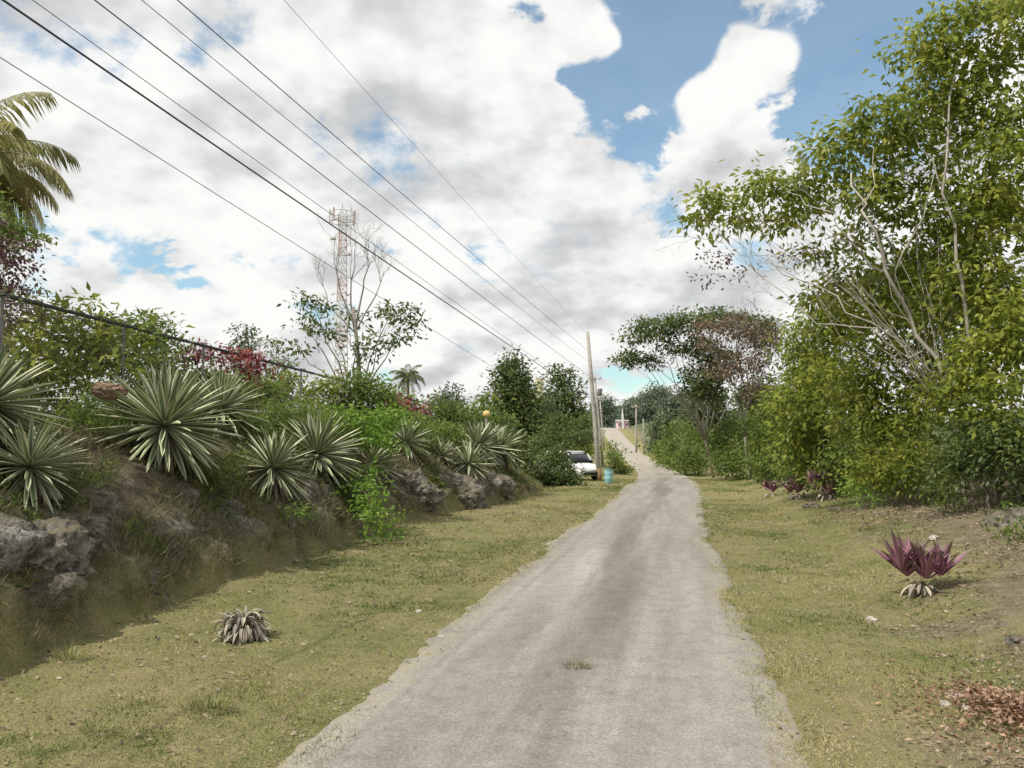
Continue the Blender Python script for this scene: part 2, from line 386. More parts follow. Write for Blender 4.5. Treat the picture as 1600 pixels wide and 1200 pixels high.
bg=ramp(nt,n4.outputs[0],[(.32,(.075,.06,.04)),(.46,(.14,.115,.075)),(.58,(.205,.17,.115)),(.75,(.31,.26,.185))])
bk=mixc(nt,sstep(nt,n1.outputs[0],.46,.62,0,.6),bg.outputs[0],(.13,.14,.06))
pit=ramp(nt,n5.outputs[0],[(.38,.28),(.55,1.1)])
bk=mixc(nt,.4,bk,pit.outputs[0],'MULTIPLY')
ba=ramp(nt,n4.outputs[0],[(.30,(.09,.08,.066)),(.44,(.20,.185,.155)),(.56,(.33,.31,.27)),(.70,(.54,.51,.46))])
bq=mixc(nt,.9,ba.outputs[0],pit.outputs[0],'MULTIPLY')
bk=mixc(nt,attr(nt,'rockw').outputs['Fac'],bk,bq)
c=mixc(nt,attr(nt,'bank').outputs['Fac'],c,bk)
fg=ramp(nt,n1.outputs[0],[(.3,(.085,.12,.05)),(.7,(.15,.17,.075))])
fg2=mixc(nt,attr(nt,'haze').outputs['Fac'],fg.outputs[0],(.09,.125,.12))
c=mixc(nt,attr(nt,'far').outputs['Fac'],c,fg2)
fine=ramp(nt,n3.outputs[0],[(.3,.55),(.65,1.15)])
c=mixc(nt,.8,c,fine.outputs[0],'MULTIPLY')
nt.links.new(c,b.inputs['Base Color']); b.inputs['Roughness'].default_value=.95
h=math_n(nt,'ADD',n3.outputs[0],math_n(nt,'MULTIPLY',n5.outputs[0],1.6)); bump(nt,b,h,.9,.06)
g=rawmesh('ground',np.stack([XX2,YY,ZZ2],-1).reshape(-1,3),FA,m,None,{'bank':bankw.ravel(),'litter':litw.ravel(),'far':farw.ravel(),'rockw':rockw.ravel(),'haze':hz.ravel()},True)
meta(g,'grassy verges, rocky bank and rising ground around the lane','ground',None,'structure')
# ------------------------------------------------------------------ road
ry=np.concatenate([np.arange(-13,46,.05),np.array(geo(46,.15,1.02,230))])
cu=np.array([-1,-.97,-.93,-.8,-.6,-.4,-.2,0,.2,.4,.6,.8,.93,.97,1.0])
CU,RY=np.meshgrid(cu,ry)
nf=np.clip((60-ry)/30,.12,1); wid=1-.06*np.exp(-((ry-22)/8)**2)+.10*np.clip((ry-70)/60,0,1)
eL=1.60*wid+nf*((fbm(ry*.7,ry*0+2.2,o=3)-.5)*.50+(fbm(ry*5,ry*0+4,o=4)-.5)*.18)+.25*np.exp(-((ry-36)/4)**2)+.14*np.clip((7-ry)/3,0,1)
eR=1.66*wid+nf*((fbm(ry*.6+40,ry*0+7.7,o=3)-.5)*.4+(fbm(ry*5,ry*0+14,o=4)-.5)*.18)
RU=np.where(CU<0,CU*eL[:,None],CU*eR[:,None]); RXx=roadX(RY)+RU
rz=roadZ(RY)+.03*(1-CU**2)+.012+np.clip(RY/1500,0,.1)+(fbm(RXx*1.2,RY*.8,o=3)-.5)*.02*(1-np.abs(CU)**6)*(RY<50)
rz=np.where(np.abs(CU)>.99,rz-.05-np.clip(RY/600,0,.3),rz)
ny,nx=CU.shape; idx=np.arange(ny*nx).reshape(ny,nx); FA=np.stack([idx[:-1,:-1],idx[:-1,1:],idx[1:,1:],idx[1:,:-1]],-1).reshape(-1,4)
m,nt,b=newmat('worn pale asphalt')
tc=nt.nodes.new('ShaderNodeTexCoord'); mp=node(nt,'ShaderNodeMapping',ins={'Scale':(1,.09,1),'Rotation':(0,0,0)})
mr=node(nt,'ShaderNodeMapping',ins={'Rotation':(0,0,R(12))}); nt.links.new(tc.outputs['Object'],mr.inputs[0]); nt.links.new(mr.outputs[0],mp.inputs[0])
a1=noise_n(nt,1.5,6,.62,vec=mp.outputs[0]); a2=noise_n(nt,4.5,5,.7); a3=noise_n(nt,55,3,.8); vo=node(nt,'ShaderNodeTexVoronoi',ins={'Scale':48.0}); nt.links.new(tc.outputs['Object'],vo.inputs['Vector'])
c1=ramp(nt,a1.outputs[0],[(.30,(.225,.207,.18)),(.47,(.275,.257,.227)),(.60,(.325,.307,.275)),(.76,(.42,.40,.365))])
c2=ramp(nt,a2.outputs[0],[(.3,.80),(.5,1.0),(.68,1.08),(.76,1.3)])
c3=ramp(nt,a3.outputs[0],[(.3,.62),(.5,1.0),(.7,1.32)])
c=mixc(nt,1,c1.outputs[0],c2.outputs[0],'MULTIPLY'); c=mixc(nt,.8,c,c3.outputs[0],'MULTIPLY')
vr=ramp(nt,vo.outputs['Color'],[(.0,.65),(.6,1.0),(1,1.25)]); c=mixc(nt,.5,c,vr.outputs[0],'MULTIPLY')
au=attr(nt,'lat'); la_=math_n(nt,'ABSOLUTE',au.outputs['Fac'])
edge=sstep(nt,math_n(nt,'ADD',la_,math_n(nt,'MULTIPLY',math_n(nt,'SUBTRACT',a2.outputs[0],.5),.8)),.80,1.08)
c=mixc(nt,math_n(nt,'MULTIPLY',edge,.7),c,(.30,.27,.165))
cw=math_n(nt,'ADD',math_n(nt,'ABSOLUTE',math_n(nt,'ADD',au.outputs['Fac'],.03)),math_n(nt,'MULTIPLY',math_n(nt,'SUBTRACT',a1.outputs[0],.5),.8))
cen=sstep(nt,cw,.02,.40,.76,1.05)
cs=node(nt,'ShaderNodeVectorMath',operation='SCALE'); nt.links.new(c,cs.inputs[0]); nt.links.new(cen,cs.inputs['Scale'])
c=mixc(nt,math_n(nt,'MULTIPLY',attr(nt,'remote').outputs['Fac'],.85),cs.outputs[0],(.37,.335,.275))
nt.links.new(c,b.inputs['Base Color']); b.inputs['Roughness'].default_value=.95
bump(nt,b,math_n(nt,'ADD',a3.outputs[0],math_n(nt,'MULTIPLY',a2.outputs[0],1.2)),.7,.02)
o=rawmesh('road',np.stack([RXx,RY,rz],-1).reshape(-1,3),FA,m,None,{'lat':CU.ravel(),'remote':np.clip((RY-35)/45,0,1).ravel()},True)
meta(o,'worn pale asphalt lane running up the distant hill','road',None,'structure')
# ------------------------------------------------------------------ grass blades (uncountable)
def blades(name,X,Y,Ln,W,rnd,mat,lean=.5,z0=None,droopdir=None):
    n=len(X); Z=terr(X,Y) if z0 is None else z0
    base=np.stack([X,Y,Z-.01],1); az=rng.uniform(0,6.283,n); sd=np.stack([np.cos(az),np.sin(az),0*az],1)
    ax=np.stack([rng.normal(size=n)*lean,rng.normal(size=n)*lean,np.ones(n)],1)
    if droopdir is not None: ax=ax+droopdir
    ax=nrm(ax); tip=base+ax*Ln[:,None]; V=np.stack([base-sd*W[:,None]*.5,base+sd*W[:,None]*.5,tip],1).reshape(-1,3)
    return rawmesh(name,V,np.arange(len(V)).reshape(-1,3),mat,None,{'rnd':np.repeat(rnd,3)})
def yd(n,a,b,p=1.0):
    t=rng.random(n)**p; return a*(b/a)**t
n=270000; Y=yd(n,3.3,48,1.15); left=rng.random(n)<.52
lat=rng.random(n)
Xl=xb(Y)-.2+(roadX(Y)-1.34-xb(Y)+.2)*lat; Xr=roadX(Y)+1.38+lat**1.2*(litB(Y)+1.3)
X=np.where(left,Xl,Xr); pat=fbm(X*1.1,Y*1.1,o=4); pat2=fbm(X*.45+9,Y*.45,o=3)
keep=rng.random(n)<np.clip((pat-.35)*4.5,.08,1); X,Y,pat,pat2=X[keep],Y[keep],pat[keep],pat2[keep]; k=len(X)
rn=np.clip(.50+(.5-pat2)*2.6+rng.normal(size=k)*.2,0,1)
o=blades('grass',X,Y,rng.uniform(.012,.036,k)*(1+Y/30)*(.6+pat),.004+.0011*Y,rn,M['grass'],.9,terr(X,Y)+np.where(np.abs(X-roadX(Y))<1.6,.02,0))
meta(o,'short dry grass of the mown verges','grass',None,'stuff')
n=80000; Y=yd(n,5,36); d=rng.uniform(.1,2.9,n); X=xb(Y)-d; pat=fbm(X*1.4+3,Y*1.4,o=4)
keep=(pat>.49)|(rng.random(n)<.10); X,Y,d=X[keep],Y[keep],d[keep]; k=len(X)
o=blades('dry_bank_grass',X+.10,Y,rng.uniform(.05,.18,k)*(1+Y/40),.005+.0009*Y,np.clip(rng.random(k),0,1),M['grass_dry'],.8,terr(X,Y)+.04,np.array([.4,-.1,-.2]))
meta(o,'dry straggling grass hanging on the rocky bank','grass',None,'stuff')
n=130000; Y=yd(n,5,46); d=.35+rng.random(n)*6.6; X=xb(Y)-d; pat=fbm(X*.9+13,Y*.9,o=4)
h=np.clip((pat-.33)*3.2,0.03,1)*rng.random(n)**.7*(.14+1.0*np.clip((d-1.3)/1.6,0,1))
keep=(pat>.44-.06*np.clip(d-1.4,-1,1)); X,Y,h=X[keep],Y[keep],h[keep]; k=len(X); Lf=(.05+.0035*Y)*rng.uniform(.6,1.3,k)
o=leafgeo('weeds',np.stack([X+.08,Y,terr(X,Y)+h],1),rng.normal(size=(k,3))+np.array([0,0,.3]),np.array([0,0,1.])+rng.normal(size=(k,3))*.5,Lf,Lf*.36,np.clip(rng.random(k)*.8+.15*h,0,1),M['leaf_shrub'])
meta(o,'tangled green weeds covering the top of the bank','weeds',None,'stuff')
n=26000; Y=yd(n,3.6,36); r=litB(Y)-.7+rng.random(n)**.8*6; X=roadX(Y)+1.7+r
n2_=2200; Y2=yd(n2_,3.5,25); X2=xb(Y2)+rng.random(n2_)**1.5*(roadX(Y2)-1.4-xb(Y2)); n3_=900; Y3=yd(n3_,3.5,25); X3=roadX(Y3)+1.5+rng.random(n3_)*3
pt=fbm(X*1.2+31,Y*1.2,o=3); kp=pt>.45; X=np.concatenate([X[kp],X2,X3]); Y=np.concatenate([Y[kp],Y2,Y3]); k=len(X); Lf=(.025+.003*Y)*rng.uniform(.6,1.4,k)
o=leafgeo('leaf_litter',np.stack([X,Y,terr(X,Y)+rng.random(k)*.03+.008],1),rng.normal(size=(k,3))*np.array([1,1,.25]),np.array([0,0,1.])+rng.normal(size=(k,3))*.4,Lf,Lf*.5,rng.random(k),M['leaf_dry'])
meta(o,'brown fallen leaves scattered under the trees and over the verges','fallen leaves',None,'stuff')
n=40000; Y=yd(n,8,50); X=roadX(Y)+1.7+litB(Y)+1.1+rng.random(n)**1.2*8; pat=fbm(X*.8+3,Y*.8+50,o=4); kp=pat>.45; X,Y,pat=X[kp],Y[kp],pat[kp]; k=len(X); Lf=(.05+.0035*Y)*rng.uniform(.6,1.3,k)
o=leafgeo('undergrowth',np.stack([X,Y,terr(X,Y)+rng.random(k)*np.clip((pat-.43)*4,.05,.6)],1),rng.normal(size=(k,3))+np.array([0,0,.3]),np.array([0,0,1.])+rng.normal(size=(k,3))*.5,Lf,Lf*.45,rng.random(k)*.8,M['leaf_shrub'])
meta(o,'low green undergrowth along the foot of the right hand trees','undergrowth',None,'stuff')
n=2600; Y=yd(n,3.6,40); q_=rng.random(n); sgn=np.where(rng.random(n)<.5,-1,1); X=np.where(q_<.75,roadX(Y)+sgn*(1.58+rng.normal(size=n)*.28),roadX(Y)+1.7+litB(Y)+rng.random(n)*2.5); s=rng.uniform(.003,.010,n)*(1+Y/50)*np.where(q_<.75,1,1.6)
oc=np.array([[1,0,0],[0,1,0],[-1,0,0],[0,-1,0],[0,0,.7],[0,0,-.7]]); ocF=np.array([[0,1,4],[1,2,4],[2,3,4],[3,0,4],[1,0,5],[2,1,5],[3,2,5],[0,3,5]])
V=(np.stack([X,Y,terr(X,Y)+.012],1)[:,None,:]+oc[None]*s[:,None,None]*rng.uniform(.6,1.3,(n,6,1))).reshape(-1,3); FA=(ocF[None]+np.arange(n)[:,None,None]*6).reshape(-1,3)
o=rawmesh('gravel',V,FA,M['stone_white']); meta(o,'loose pale gravel along the road edges','gravel',None,'stuff')
# ------------------------------------------------------------------ agaves
def agave(label,px,py,d,rpx,n=100,wid=.078):
    p=bankpos(px,d); r=rpx*p.y/F; zc=P(px,py,p.y).z; lift=min(max(.15,zc-p.z),r*.66); p.z-=.05
    t=thing('agave',label,'agave plant',p,'striped agaves along the top of the bank')
    rosette('rosette',int(n*1.5),r,wid*max(r,.7),M['agave'],t,-52,85,.05,.25,(0,0,lift),.15)
    rosette('dry_skirt',int(n*.6),max(r*.62,lift*1.1),.055,M['agave_dead'],t,-88,-42,.3,.3,(0,0,lift),.35)
agave('large striped agave cut off by the left edge of the photo, upper one',-25,622,1.9,120,105)
agave('striped agave low at the left edge beneath another agave',50,682,1.15,84,95)
agave('biggest striped agave, full round rosette right of the reddish rock',258,652,1.35,116,130)
agave('striped agave peeking out behind the biggest rosette',345,625,2.3,74,80)
agave('striped agave low on the bank, left of the touching middle pair',428,722,.85,72,95)
agave('striped agave of the middle pair, the right and higher one',495,707,1.15,82,100)
agave('shaded dark agave right of the middle pair, beside the bright bush',580,722,1.2,56,75)
agave('small agave above the rocky face beyond the bright bush',634,688,1.5,46,75)
agave('small agave at left of the far agave cluster',690,712,1.5,36,60)
agave('lowest agave of the far cluster hanging over the rock',733,723,.75,44,75)
agave('upper agave of the far cluster with upright leaves',746,696,1.5,54,80)
agave('rightmost agave of the far cluster',780,700,1.1,50,80)
# ------------------------------------------------------------------ rocks of the bank (sunk in the slope)
def brock(label,px,py,rx,ry,seed,d=.75,mat='rock',name='limestone_rock'):
    p=bankpos(px,d); k=p.y/F; q=P(px,py,p.y)
    rock(name,label,'rock',q,(rx*k*1.15,rx*k*.9,ry*k*1.25),M[mat],seed,sub=5,rot=R(rng.uniform(-20,20)))
brock('large dark pitted limestone rock at the left edge foot of the bank',40,885,80,52,1,.8)
brock('jagged grey limestone rock with pale lower edge on the left bank',160,915,90,34,2,.75)
brock('grey limestone rock at the bank foot below the biggest agave',240,880,44,30,3,.7)
brock('pale rock face right of the bright bush',640,772,40,28,7,.7)
brock('broad pale rock face under the far agave cluster',705,775,48,28,8,.7)
brock('rock at the right end of the bank below the last agave',765,768,36,24,9,.65)
brock('low rounded rock at the far end of the bank',825,765,20,14,10,.5)
p=bankpos(175,1.9); q=P(172,612,p.y); rock('reddish_rock','reddish brown rock lump on the bank beside the biggest agave','rock',(q.x,q.y,q.z),(.24,.2,.15),plain('red brown rock',(.22,.15,.11),.95,.4,6,bmp=.8),21)
# ------------------------------------------------------------------ fence
fx=lambda y:-7.9+.088*y
f0=thing('chain_link_fence','long chain link fence with dark top rail on the left bank','fence',(fx(4),4,2.1))
o0=Vector((fx(4),4,2.1))
ftop=lambda y:4.0-.15*np.clip((y-30)/20,0,1)
mb=MB(); mb.tube([Vector((fx(y),y,ftop(y)))-o0 for y in np.arange(4,56,2.0)],.032,6); mb.build('top_rail',M['rail'],f0)
for y in np.arange(5,56,2.9):
    mb=MB(); mb.tube([Vector((fx(y),y,tz(fx(y),y)-.2))-o0,Vector((fx(y),y,ftop(y)+.06))-o0],.024,6); mb.build('post',M['metal'],f0)
V=[];FA=[]
for y in np.arange(4,56,.11):
    for sg in (-1,1):
        zb=tz(fx(y),y); zt=float(ftop(y)); dy=(zt-zb)*.9*sg; y2=y+dy
        if y2<4 or y2>56: continue
        w=.003+.00006*y; b=len(V)
        V+=[(fx(y)-o0.x,y-w-o0.y,zb-o0.z),(fx(y)-o0.x,y+w-o0.y,zb-o0.z),(fx(y2)-o0.x,y2+w-o0.y,zt-o0.z),(fx(y2)-o0.x,y2-w-o0.y,zt-o0.z)]; FA.append((b,b+1,b+2,b+3))
rawmesh('chain_mesh',V,FA,M['metal'],f0)
n=1500; y=rng.uniform(7,16,n); k=rng.random(n)<np.exp(-(y-7)/6); y=y[k]; n=len(y); Lf=rng.uniform(.05,.1,n)
cp=thing('creeper_vine','dark creeper vine winding along the fence rail at left','vine',(fx(8),8,4.0))
leafgeo('foliage',np.stack([fx(y)-fx(8)+rng.normal(size=n)*.06,y-8,rng.normal(size=n)*.08],1),rng.normal(size=(n,3)),np.array([0,0,1.])+rng.normal(size=(n,3))*.5,Lf,Lf*.5,rng.random(n),M['leaf_dark'],cp)
mb=MB(); mb.tube([Vector((.05*math.sin(t*4),t,.05*math.cos(t*5))) for t in np.arange(-1,6,.25)],.015,4); mb.build('stem',M['bark'],cp)
# ------------------------------------------------------------------ shrubs, left
def shrub(label,blobs,mat,L,dens=3.8,wr=.45,name='shrub',cat='shrub',bark='bark',cr=None,per=28,twig=.25,tr=.03,droop=.25,group=None,limb_r=None):
    b=[pblob(*q) for q in blobs]; c=np.mean([q[0] for q in b],axis=0); z=tz(c[0],c[1])
    return tree(name,label,cat,(c[0],c[1],z-.02),b,M[mat],M[bark],L=L,dens=dens,wr=wr,cr=cr or L*2.4,per=per,trunk_r=tr,twig=twig,crown='foliage',stem='stems',fork=.4,droop=droop,group=group,limb_r=limb_r)
shrub('big leaved green shrub behind the fence rail at far left',[(60,520,60,45,13.5),(130,510,60,40,14),(30,560,60,50,13),(180,545,50,45,14.5),(110,570,70,45,13.5),(60,600,70,40,12.8)],'leaf_yel',.2,3.4,.42)
shrub('purple leaved shrub with bare twigs at the left edge',[(5,420,35,60,12.5),(20,470,35,50,12.5),(-20,380,40,50,12.5),(45,400,18,25,12.5)],'leaf_purple',.08,1.5,.6,twig=.8,tr=.02)
shrub('green tree branch tuft above the purple shrub at left edge',[(20,370,35,35,13),(35,350,25,20,13),(-20,350,40,50,13)],'leaf_shrub',.11,2.2,tr=.02)
shrub('yellowish shrub behind the fence left of the red one',[(225,515,40,25,17),(190,525,35,25,17),(260,545,30,28,17),(230,570,50,35,16.5)],'leaf_shrub',.13)
shrub('crimson leaved shrub behind the fence above the biggest agave',[(325,556,40,18,18),(370,560,40,18,18),(405,574,28,16,18)],'leaf_red',.13,2.8)
shrub('leafy green shrub under the crimson one behind the fence',[(330,605,50,30,18.5),(390,612,40,28,19),(290,595,40,28,18)],'leaf_shrub',.14)
shrub('small crimson shrub far along the fence',[(618,632,20,14,31),(642,638,20,14,31)],'leaf_red',.2,3.0)
shrub('yellow green croton in front of the fence post',[(455,610,35,24,23),(500,612,28,22,23),(430,622,24,22,23)],'leaf_yel',.15,3.6)
shrub('green shrub left of the croton behind the fence',[(410,615,30,24,22),(380,620,30,28,21),(350,600,25,22,21)],'leaf_shrub',.14)
shrub('leafy green shrub just right of the fence post',[(550,600,35,28,24),(585,618,35,28,24),(530,630,35,28,24),(600,645,30,24,24)],'leaf_shrub',.15)
shrub('grassy green shrub above the middle agave pair',[(470,650,45,20,17.5),(520,660,40,20,18.5),(430,655,40,22,17),(380,660,34,30,16)],'leaf_shrub',.11,2.8,.25)
shrub('bright sunlit green bush between the agaves',[(570,665,45,26,18.5),(610,660,28,22,19),(535,655,32,20,18),(590,690,35,22,18.3)],'leaf_bright',.12,3.4)
shrub('glossy leafy sprig hanging at the foot of the bank',[(580,780,26,26,15.6),(600,815,24,24,15.2),(588,838,20,14,15.0),(565,750,26,24,16)],'leaf_bright',.11,2.0,.42,twig=.7,tr=.015)
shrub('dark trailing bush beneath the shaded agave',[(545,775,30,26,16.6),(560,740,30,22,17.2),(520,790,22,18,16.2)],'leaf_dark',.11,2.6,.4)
shrub('dull green shrub over the pale rock face',[(660,690,25,24,24),(700,680,24,20,26),(640,660,20,18,25)],'leaf_shrub',.14)
shrub('green fern like shrub low under the touching agaves',[(445,797,26,12,13.4),(470,802,18,10,13.5)],'leaf_bright',.08,1.7,.3)
shrub('low dry green scrub on the bank right of the biggest agave',[(330,735,34,20,12.6),(365,720,26,20,13)],'leaf_shrub',.07,1.6,.3,tr=.012)
shrub('small scrub hanging below the left edge agaves',[(120,745,34,18,9.2),(165,730,24,18,9.8)],'leaf_shrub',.06,1.4,.3,tr=.012)
shrub('green shrub beyond the far agave cluster',[(720,655,40,18,38),(690,640,30,20,38),(765,665,30,22,38)],'leaf_shrub',.22)
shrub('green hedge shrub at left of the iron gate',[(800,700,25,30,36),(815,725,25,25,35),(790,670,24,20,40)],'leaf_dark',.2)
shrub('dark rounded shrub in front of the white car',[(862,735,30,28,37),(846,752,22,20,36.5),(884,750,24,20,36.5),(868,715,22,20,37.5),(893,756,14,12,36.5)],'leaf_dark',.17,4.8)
shrub('yellow flowering shrub behind the white car',[(912,703,16,9,52),(925,700,12,9,52)],'leaf_yel',.2,3)
shrub('leafy green shrub right of the blue drum',[(966,724,10,18,58),(974,735,10,14,58),(958,704,12,14,62)],'leaf_shrub',.22)
shrub('tall weedy shrub left of the pole foot',[(895,690,22,24,52),(870,670,24,24,54),(910,670,16,24,56),(850,690,20,24,52)],'leaf_dark',.24)
# trees, left background
def bare(mb,p,d,L,r,depth,spread=.55,up=.15):
    p=Vector(p); d=Vector(d).normalized(); pts=[p]; q=p
    for i in range(4):
        d=(d+Vector(rng.normal(size=3))*.13+Vector((0,0,up*.3))).normalized(); q=q+d*L/4; pts.append(q)
    mb.tube(pts,[r,r*.9,r*.8,r*.72,r*.62],6 if r>.03 else 3,False)
    if depth<=0: return
    for k in range(3 if depth>1 else 4):
        i=random.choice((2,3,4,4)); nd=(d+Vector(rng.normal(size=3))*spread+Vector((0,0,up))).normalized()
        bare(mb,pts[i],nd,L*rng.uniform(.6,.85),r*.55,depth-1,spread,up)
Yb=35; bs=P(565,600,Yb); bz=tz(bs.x,Yb)
def deadtop(mb,base):
    a=P(560,560,Yb)-base; mb.tube([(0,0,0),a,P(552,480,Yb)-base],[.12,.09,.065],8)
    for (x,y,l,r) in ((548,480,2.0,.048),(530,470,1.8,.042),(568,470,1.9,.048),(515,500,1.5,.034),(588,480,1.6,.034)):
        s=P(555,520,Yb)-base; e=P(x,y-20,Yb+rng.normal()*.5)-base; mb.tube(curve(s,e,(0,0,.1),4,.03),[r,r*.95,r*.9,r*.85,r*.8],6)
        bare(mb,e,(e-s).normalized()+Vector((0,0,.8)),l*.68,r*.72,4,.45,.22)
tree('half_bare_tree','tall half bare tree with leafy lower boughs in front of the mast','tree',(bs.x,Yb,bz),[pblob(*q) for q in [(490,475,34,18,34),(475,510,22,16,35),(610,490,36,20,35),(635,510,25,15,35),(600,530,35,15,34),(520,520,25,13,36),(470,545,20,10,35),(570,545,28,15,35),(545,500,18,12,36)]],M['leaf_dark'],M['bark_dead'],L=.26,dens=2.4,cr=.5,per=22,trunk_r=.12,limb_r=.05,twig=.4,extra=deadtop)
autotree('small round tree far behind the fence left of the bare tree',382,490,62,52,'leaf_far',.3,nb=7)
autotree('dark tree touching the bare tree on its left',435,518,70,48,'leaf_dark',.3,nb=6)
autotree('low dark tree right of the small round one behind red shrub',320,538,60,45,'leaf_dark',.28,nb=5)
autotree('dark dense tree left of the cream building',797,545,115,58,'leaf_dark',.34,nb=12,crownfrac=.92,dens=4.2)
autotree('dark tree between the cream building and the near pole',880,560,85,72,'leaf_dark',.38,nb=10,crownfrac=.9)
autotree('low spreading tree right of the little far palm',700,595,100,62,'leaf_far',.34,nb=8,crownfrac=.9)
autotree('bushy tree behind the fence under the little far palm',615,592,90,50,'leaf_shrub',.3,nb=8,crownfrac=.9)
autotree('low bushy tree in front of the dense dark one',750,610,80,50,'leaf_shrub',.3,nb=7,crownfrac=.9)
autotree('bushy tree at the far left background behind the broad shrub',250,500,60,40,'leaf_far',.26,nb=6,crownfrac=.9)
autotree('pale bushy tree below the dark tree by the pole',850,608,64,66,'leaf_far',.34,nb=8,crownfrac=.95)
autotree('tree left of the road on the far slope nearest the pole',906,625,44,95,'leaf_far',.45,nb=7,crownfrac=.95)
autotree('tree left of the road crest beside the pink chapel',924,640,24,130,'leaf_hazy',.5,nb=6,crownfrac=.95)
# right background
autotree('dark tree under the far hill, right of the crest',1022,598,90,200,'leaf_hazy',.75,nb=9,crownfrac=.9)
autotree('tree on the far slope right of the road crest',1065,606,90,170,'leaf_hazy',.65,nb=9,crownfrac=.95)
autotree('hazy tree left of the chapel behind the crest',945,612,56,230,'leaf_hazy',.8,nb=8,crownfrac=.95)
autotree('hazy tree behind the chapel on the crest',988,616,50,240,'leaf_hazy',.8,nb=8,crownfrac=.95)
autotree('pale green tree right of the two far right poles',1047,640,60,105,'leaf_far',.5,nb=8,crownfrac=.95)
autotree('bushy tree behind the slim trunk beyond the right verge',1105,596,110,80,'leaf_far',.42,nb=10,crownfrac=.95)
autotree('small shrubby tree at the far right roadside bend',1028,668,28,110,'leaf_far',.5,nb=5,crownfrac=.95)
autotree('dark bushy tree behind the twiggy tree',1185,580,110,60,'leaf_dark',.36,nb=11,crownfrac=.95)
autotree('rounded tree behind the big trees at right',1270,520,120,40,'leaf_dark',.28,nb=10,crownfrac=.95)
shrub('roadside shrub farthest along the right verge',[(1044,700,20,26,70),(1032,714,12,14,74),(1054,715,18,18,66)],'leaf_shrub',.28)
shrub('roadside shrub left of the slim trunk on the right verge',[(1074,690,34,36,58),(1070,720,22,20,56),(1092,715,24,26,55)],'leaf_shrub',.26)
shrub('roadside shrub right of the slim trunk on the right verge',[(1150,690,40,46,46),(1138,722,26,24,45),(1167,722,34,26,43)],'leaf_shrub',.22)
shrub('dense roadside shrub below the twiggy tree',[(1205,670,40,60,40),(1198,730,34,28,37),(1230,720,36,40,36),(1230,650,36,50,38)],'leaf_shrub',.2)
b=G(1116,746); tree('slim_tree','slim tree with flat dark canopy and pale slanting trunk','tree',b,[pblob(*q) for q in [(1030,512,44,18,45),(1075,505,42,18,45),(1000,522,30,14,44),(985,560,28,14,45),(1015,565,24,10,45),(1120,498,40,18,46),(1165,510,40,20,46),(1200,520,30,22,46),(1100,545,30,20,45),(1090,590,26,28,45),(1125,570,32,26,46),(1110,610,26,26,46),(1055,540,30,14,45)]],M['leaf_dark'],M['bark_pale'],L=.24,dens=4.6,cr=.5,per=24,trunk_r=.10,limb_r=.04,twig=.2)
b=Vector(((1170-800)/F*41,41,0)); b.z=tz(b.x,41)
def twigs(mb,base):
    for (x,y) in ((1120,560),(1150,530),(1185,520),(1200,560),(1140,590),(1165,570)):
        s=P(1170,640,41)-base; e=P(x,y,41+rng.normal()*.6)-base; mb.tube(curve(s,e,(0,0,.1),4,.04),[.05,.045,.04,.03,.025],5); bare(mb,e,(e-s),1.1,.022,3,.7,.1)
tree('twiggy_tree','twiggy greyish tree with withered brown leaves on the right','tree',b,[pblob(*q) for q in [(1110,525,30,24,41),(1150,510,36,24,41),(1190,545,34,36,41),(1140,570,40,24,41),(1180,600,34,26,41)]],M['leaf_withered'],M['bark_dead'],L=.18,dens=2.1,cr=.45,per=20,trunk_r=.07,limb_r=.03,twig=.6,extra=twigs)
# ------------------------------------------------------------------ big trees, right
b=Vector((10.6,17.5,tz(10.6,17.5)))
def limbs(mb,base):
    def br(pts,r0,r1,n=7):
        pp=[P(*q)-base for q in pts]; out=[]
        for i in range(len(pp)-1):
            for t in (0,.33,.66): out.append(pp[i].lerp(pp[i+1],t)+Vector(rng.normal(size=3))*.07)
        out.append(pp[-1]); k=len(out); mb.tube(out,[(r0+(r1-r0)*i/(k-1))*.36 for i in range(k)],n)
    W=17.2
    br([(1560,800,17.5),(1500,640,17),(1440,520,W),(1390,420,16.8),(1345,330,16.6),(1330,270,W)],.16,.05)
    br([(1390,420,16.8),(1330,370,16.6),(1290,330,16.8),(1230,300,17.5)],.06,.02)
    br([(1500,640,17),(1420,540,16.4),(1330,480,16.4),(1250,430,17),(1160,400,17.5)],.065,.02)
    br([(1440,560,16.4),(1350,520,16.2),(1280,500,16.4),(1200,440,17),(1130,380,17.5)],.05,.015)
    br([(1560,700,17.2),(1500,450,16.8),(1480,300,16.6),(1475,190,16.6),(1500,80,17)],.12,.04)
    br([(1480,300,16.6),(1440,230,16.8),(1420,170,17)],.05,.02)
    br([(1345,330,16.6),(1370,270,16.8),(1365,230,17)],.045,.02)
    br([(1390,420,16.8),(1440,340,16.6),(1460,270,16.6)],.05,.02)
    for (x,y,dx) in ((1160,400,-1),(1130,380,-1),(1250,430,-1),(1200,440,-1),(1290,330,-.6),(1330,480,-1),(1280,500,-1),(1230,420,-1),(1310,440,-.8),(1350,420,-.8),(1390,420,-.6),(1420,500,-.8),(1350,520,-1)):
        e=P(x,y,17.0)-base; bare(mb,e,Vector((dx,-.1,.4)),.75,.010,3,.6,.1)
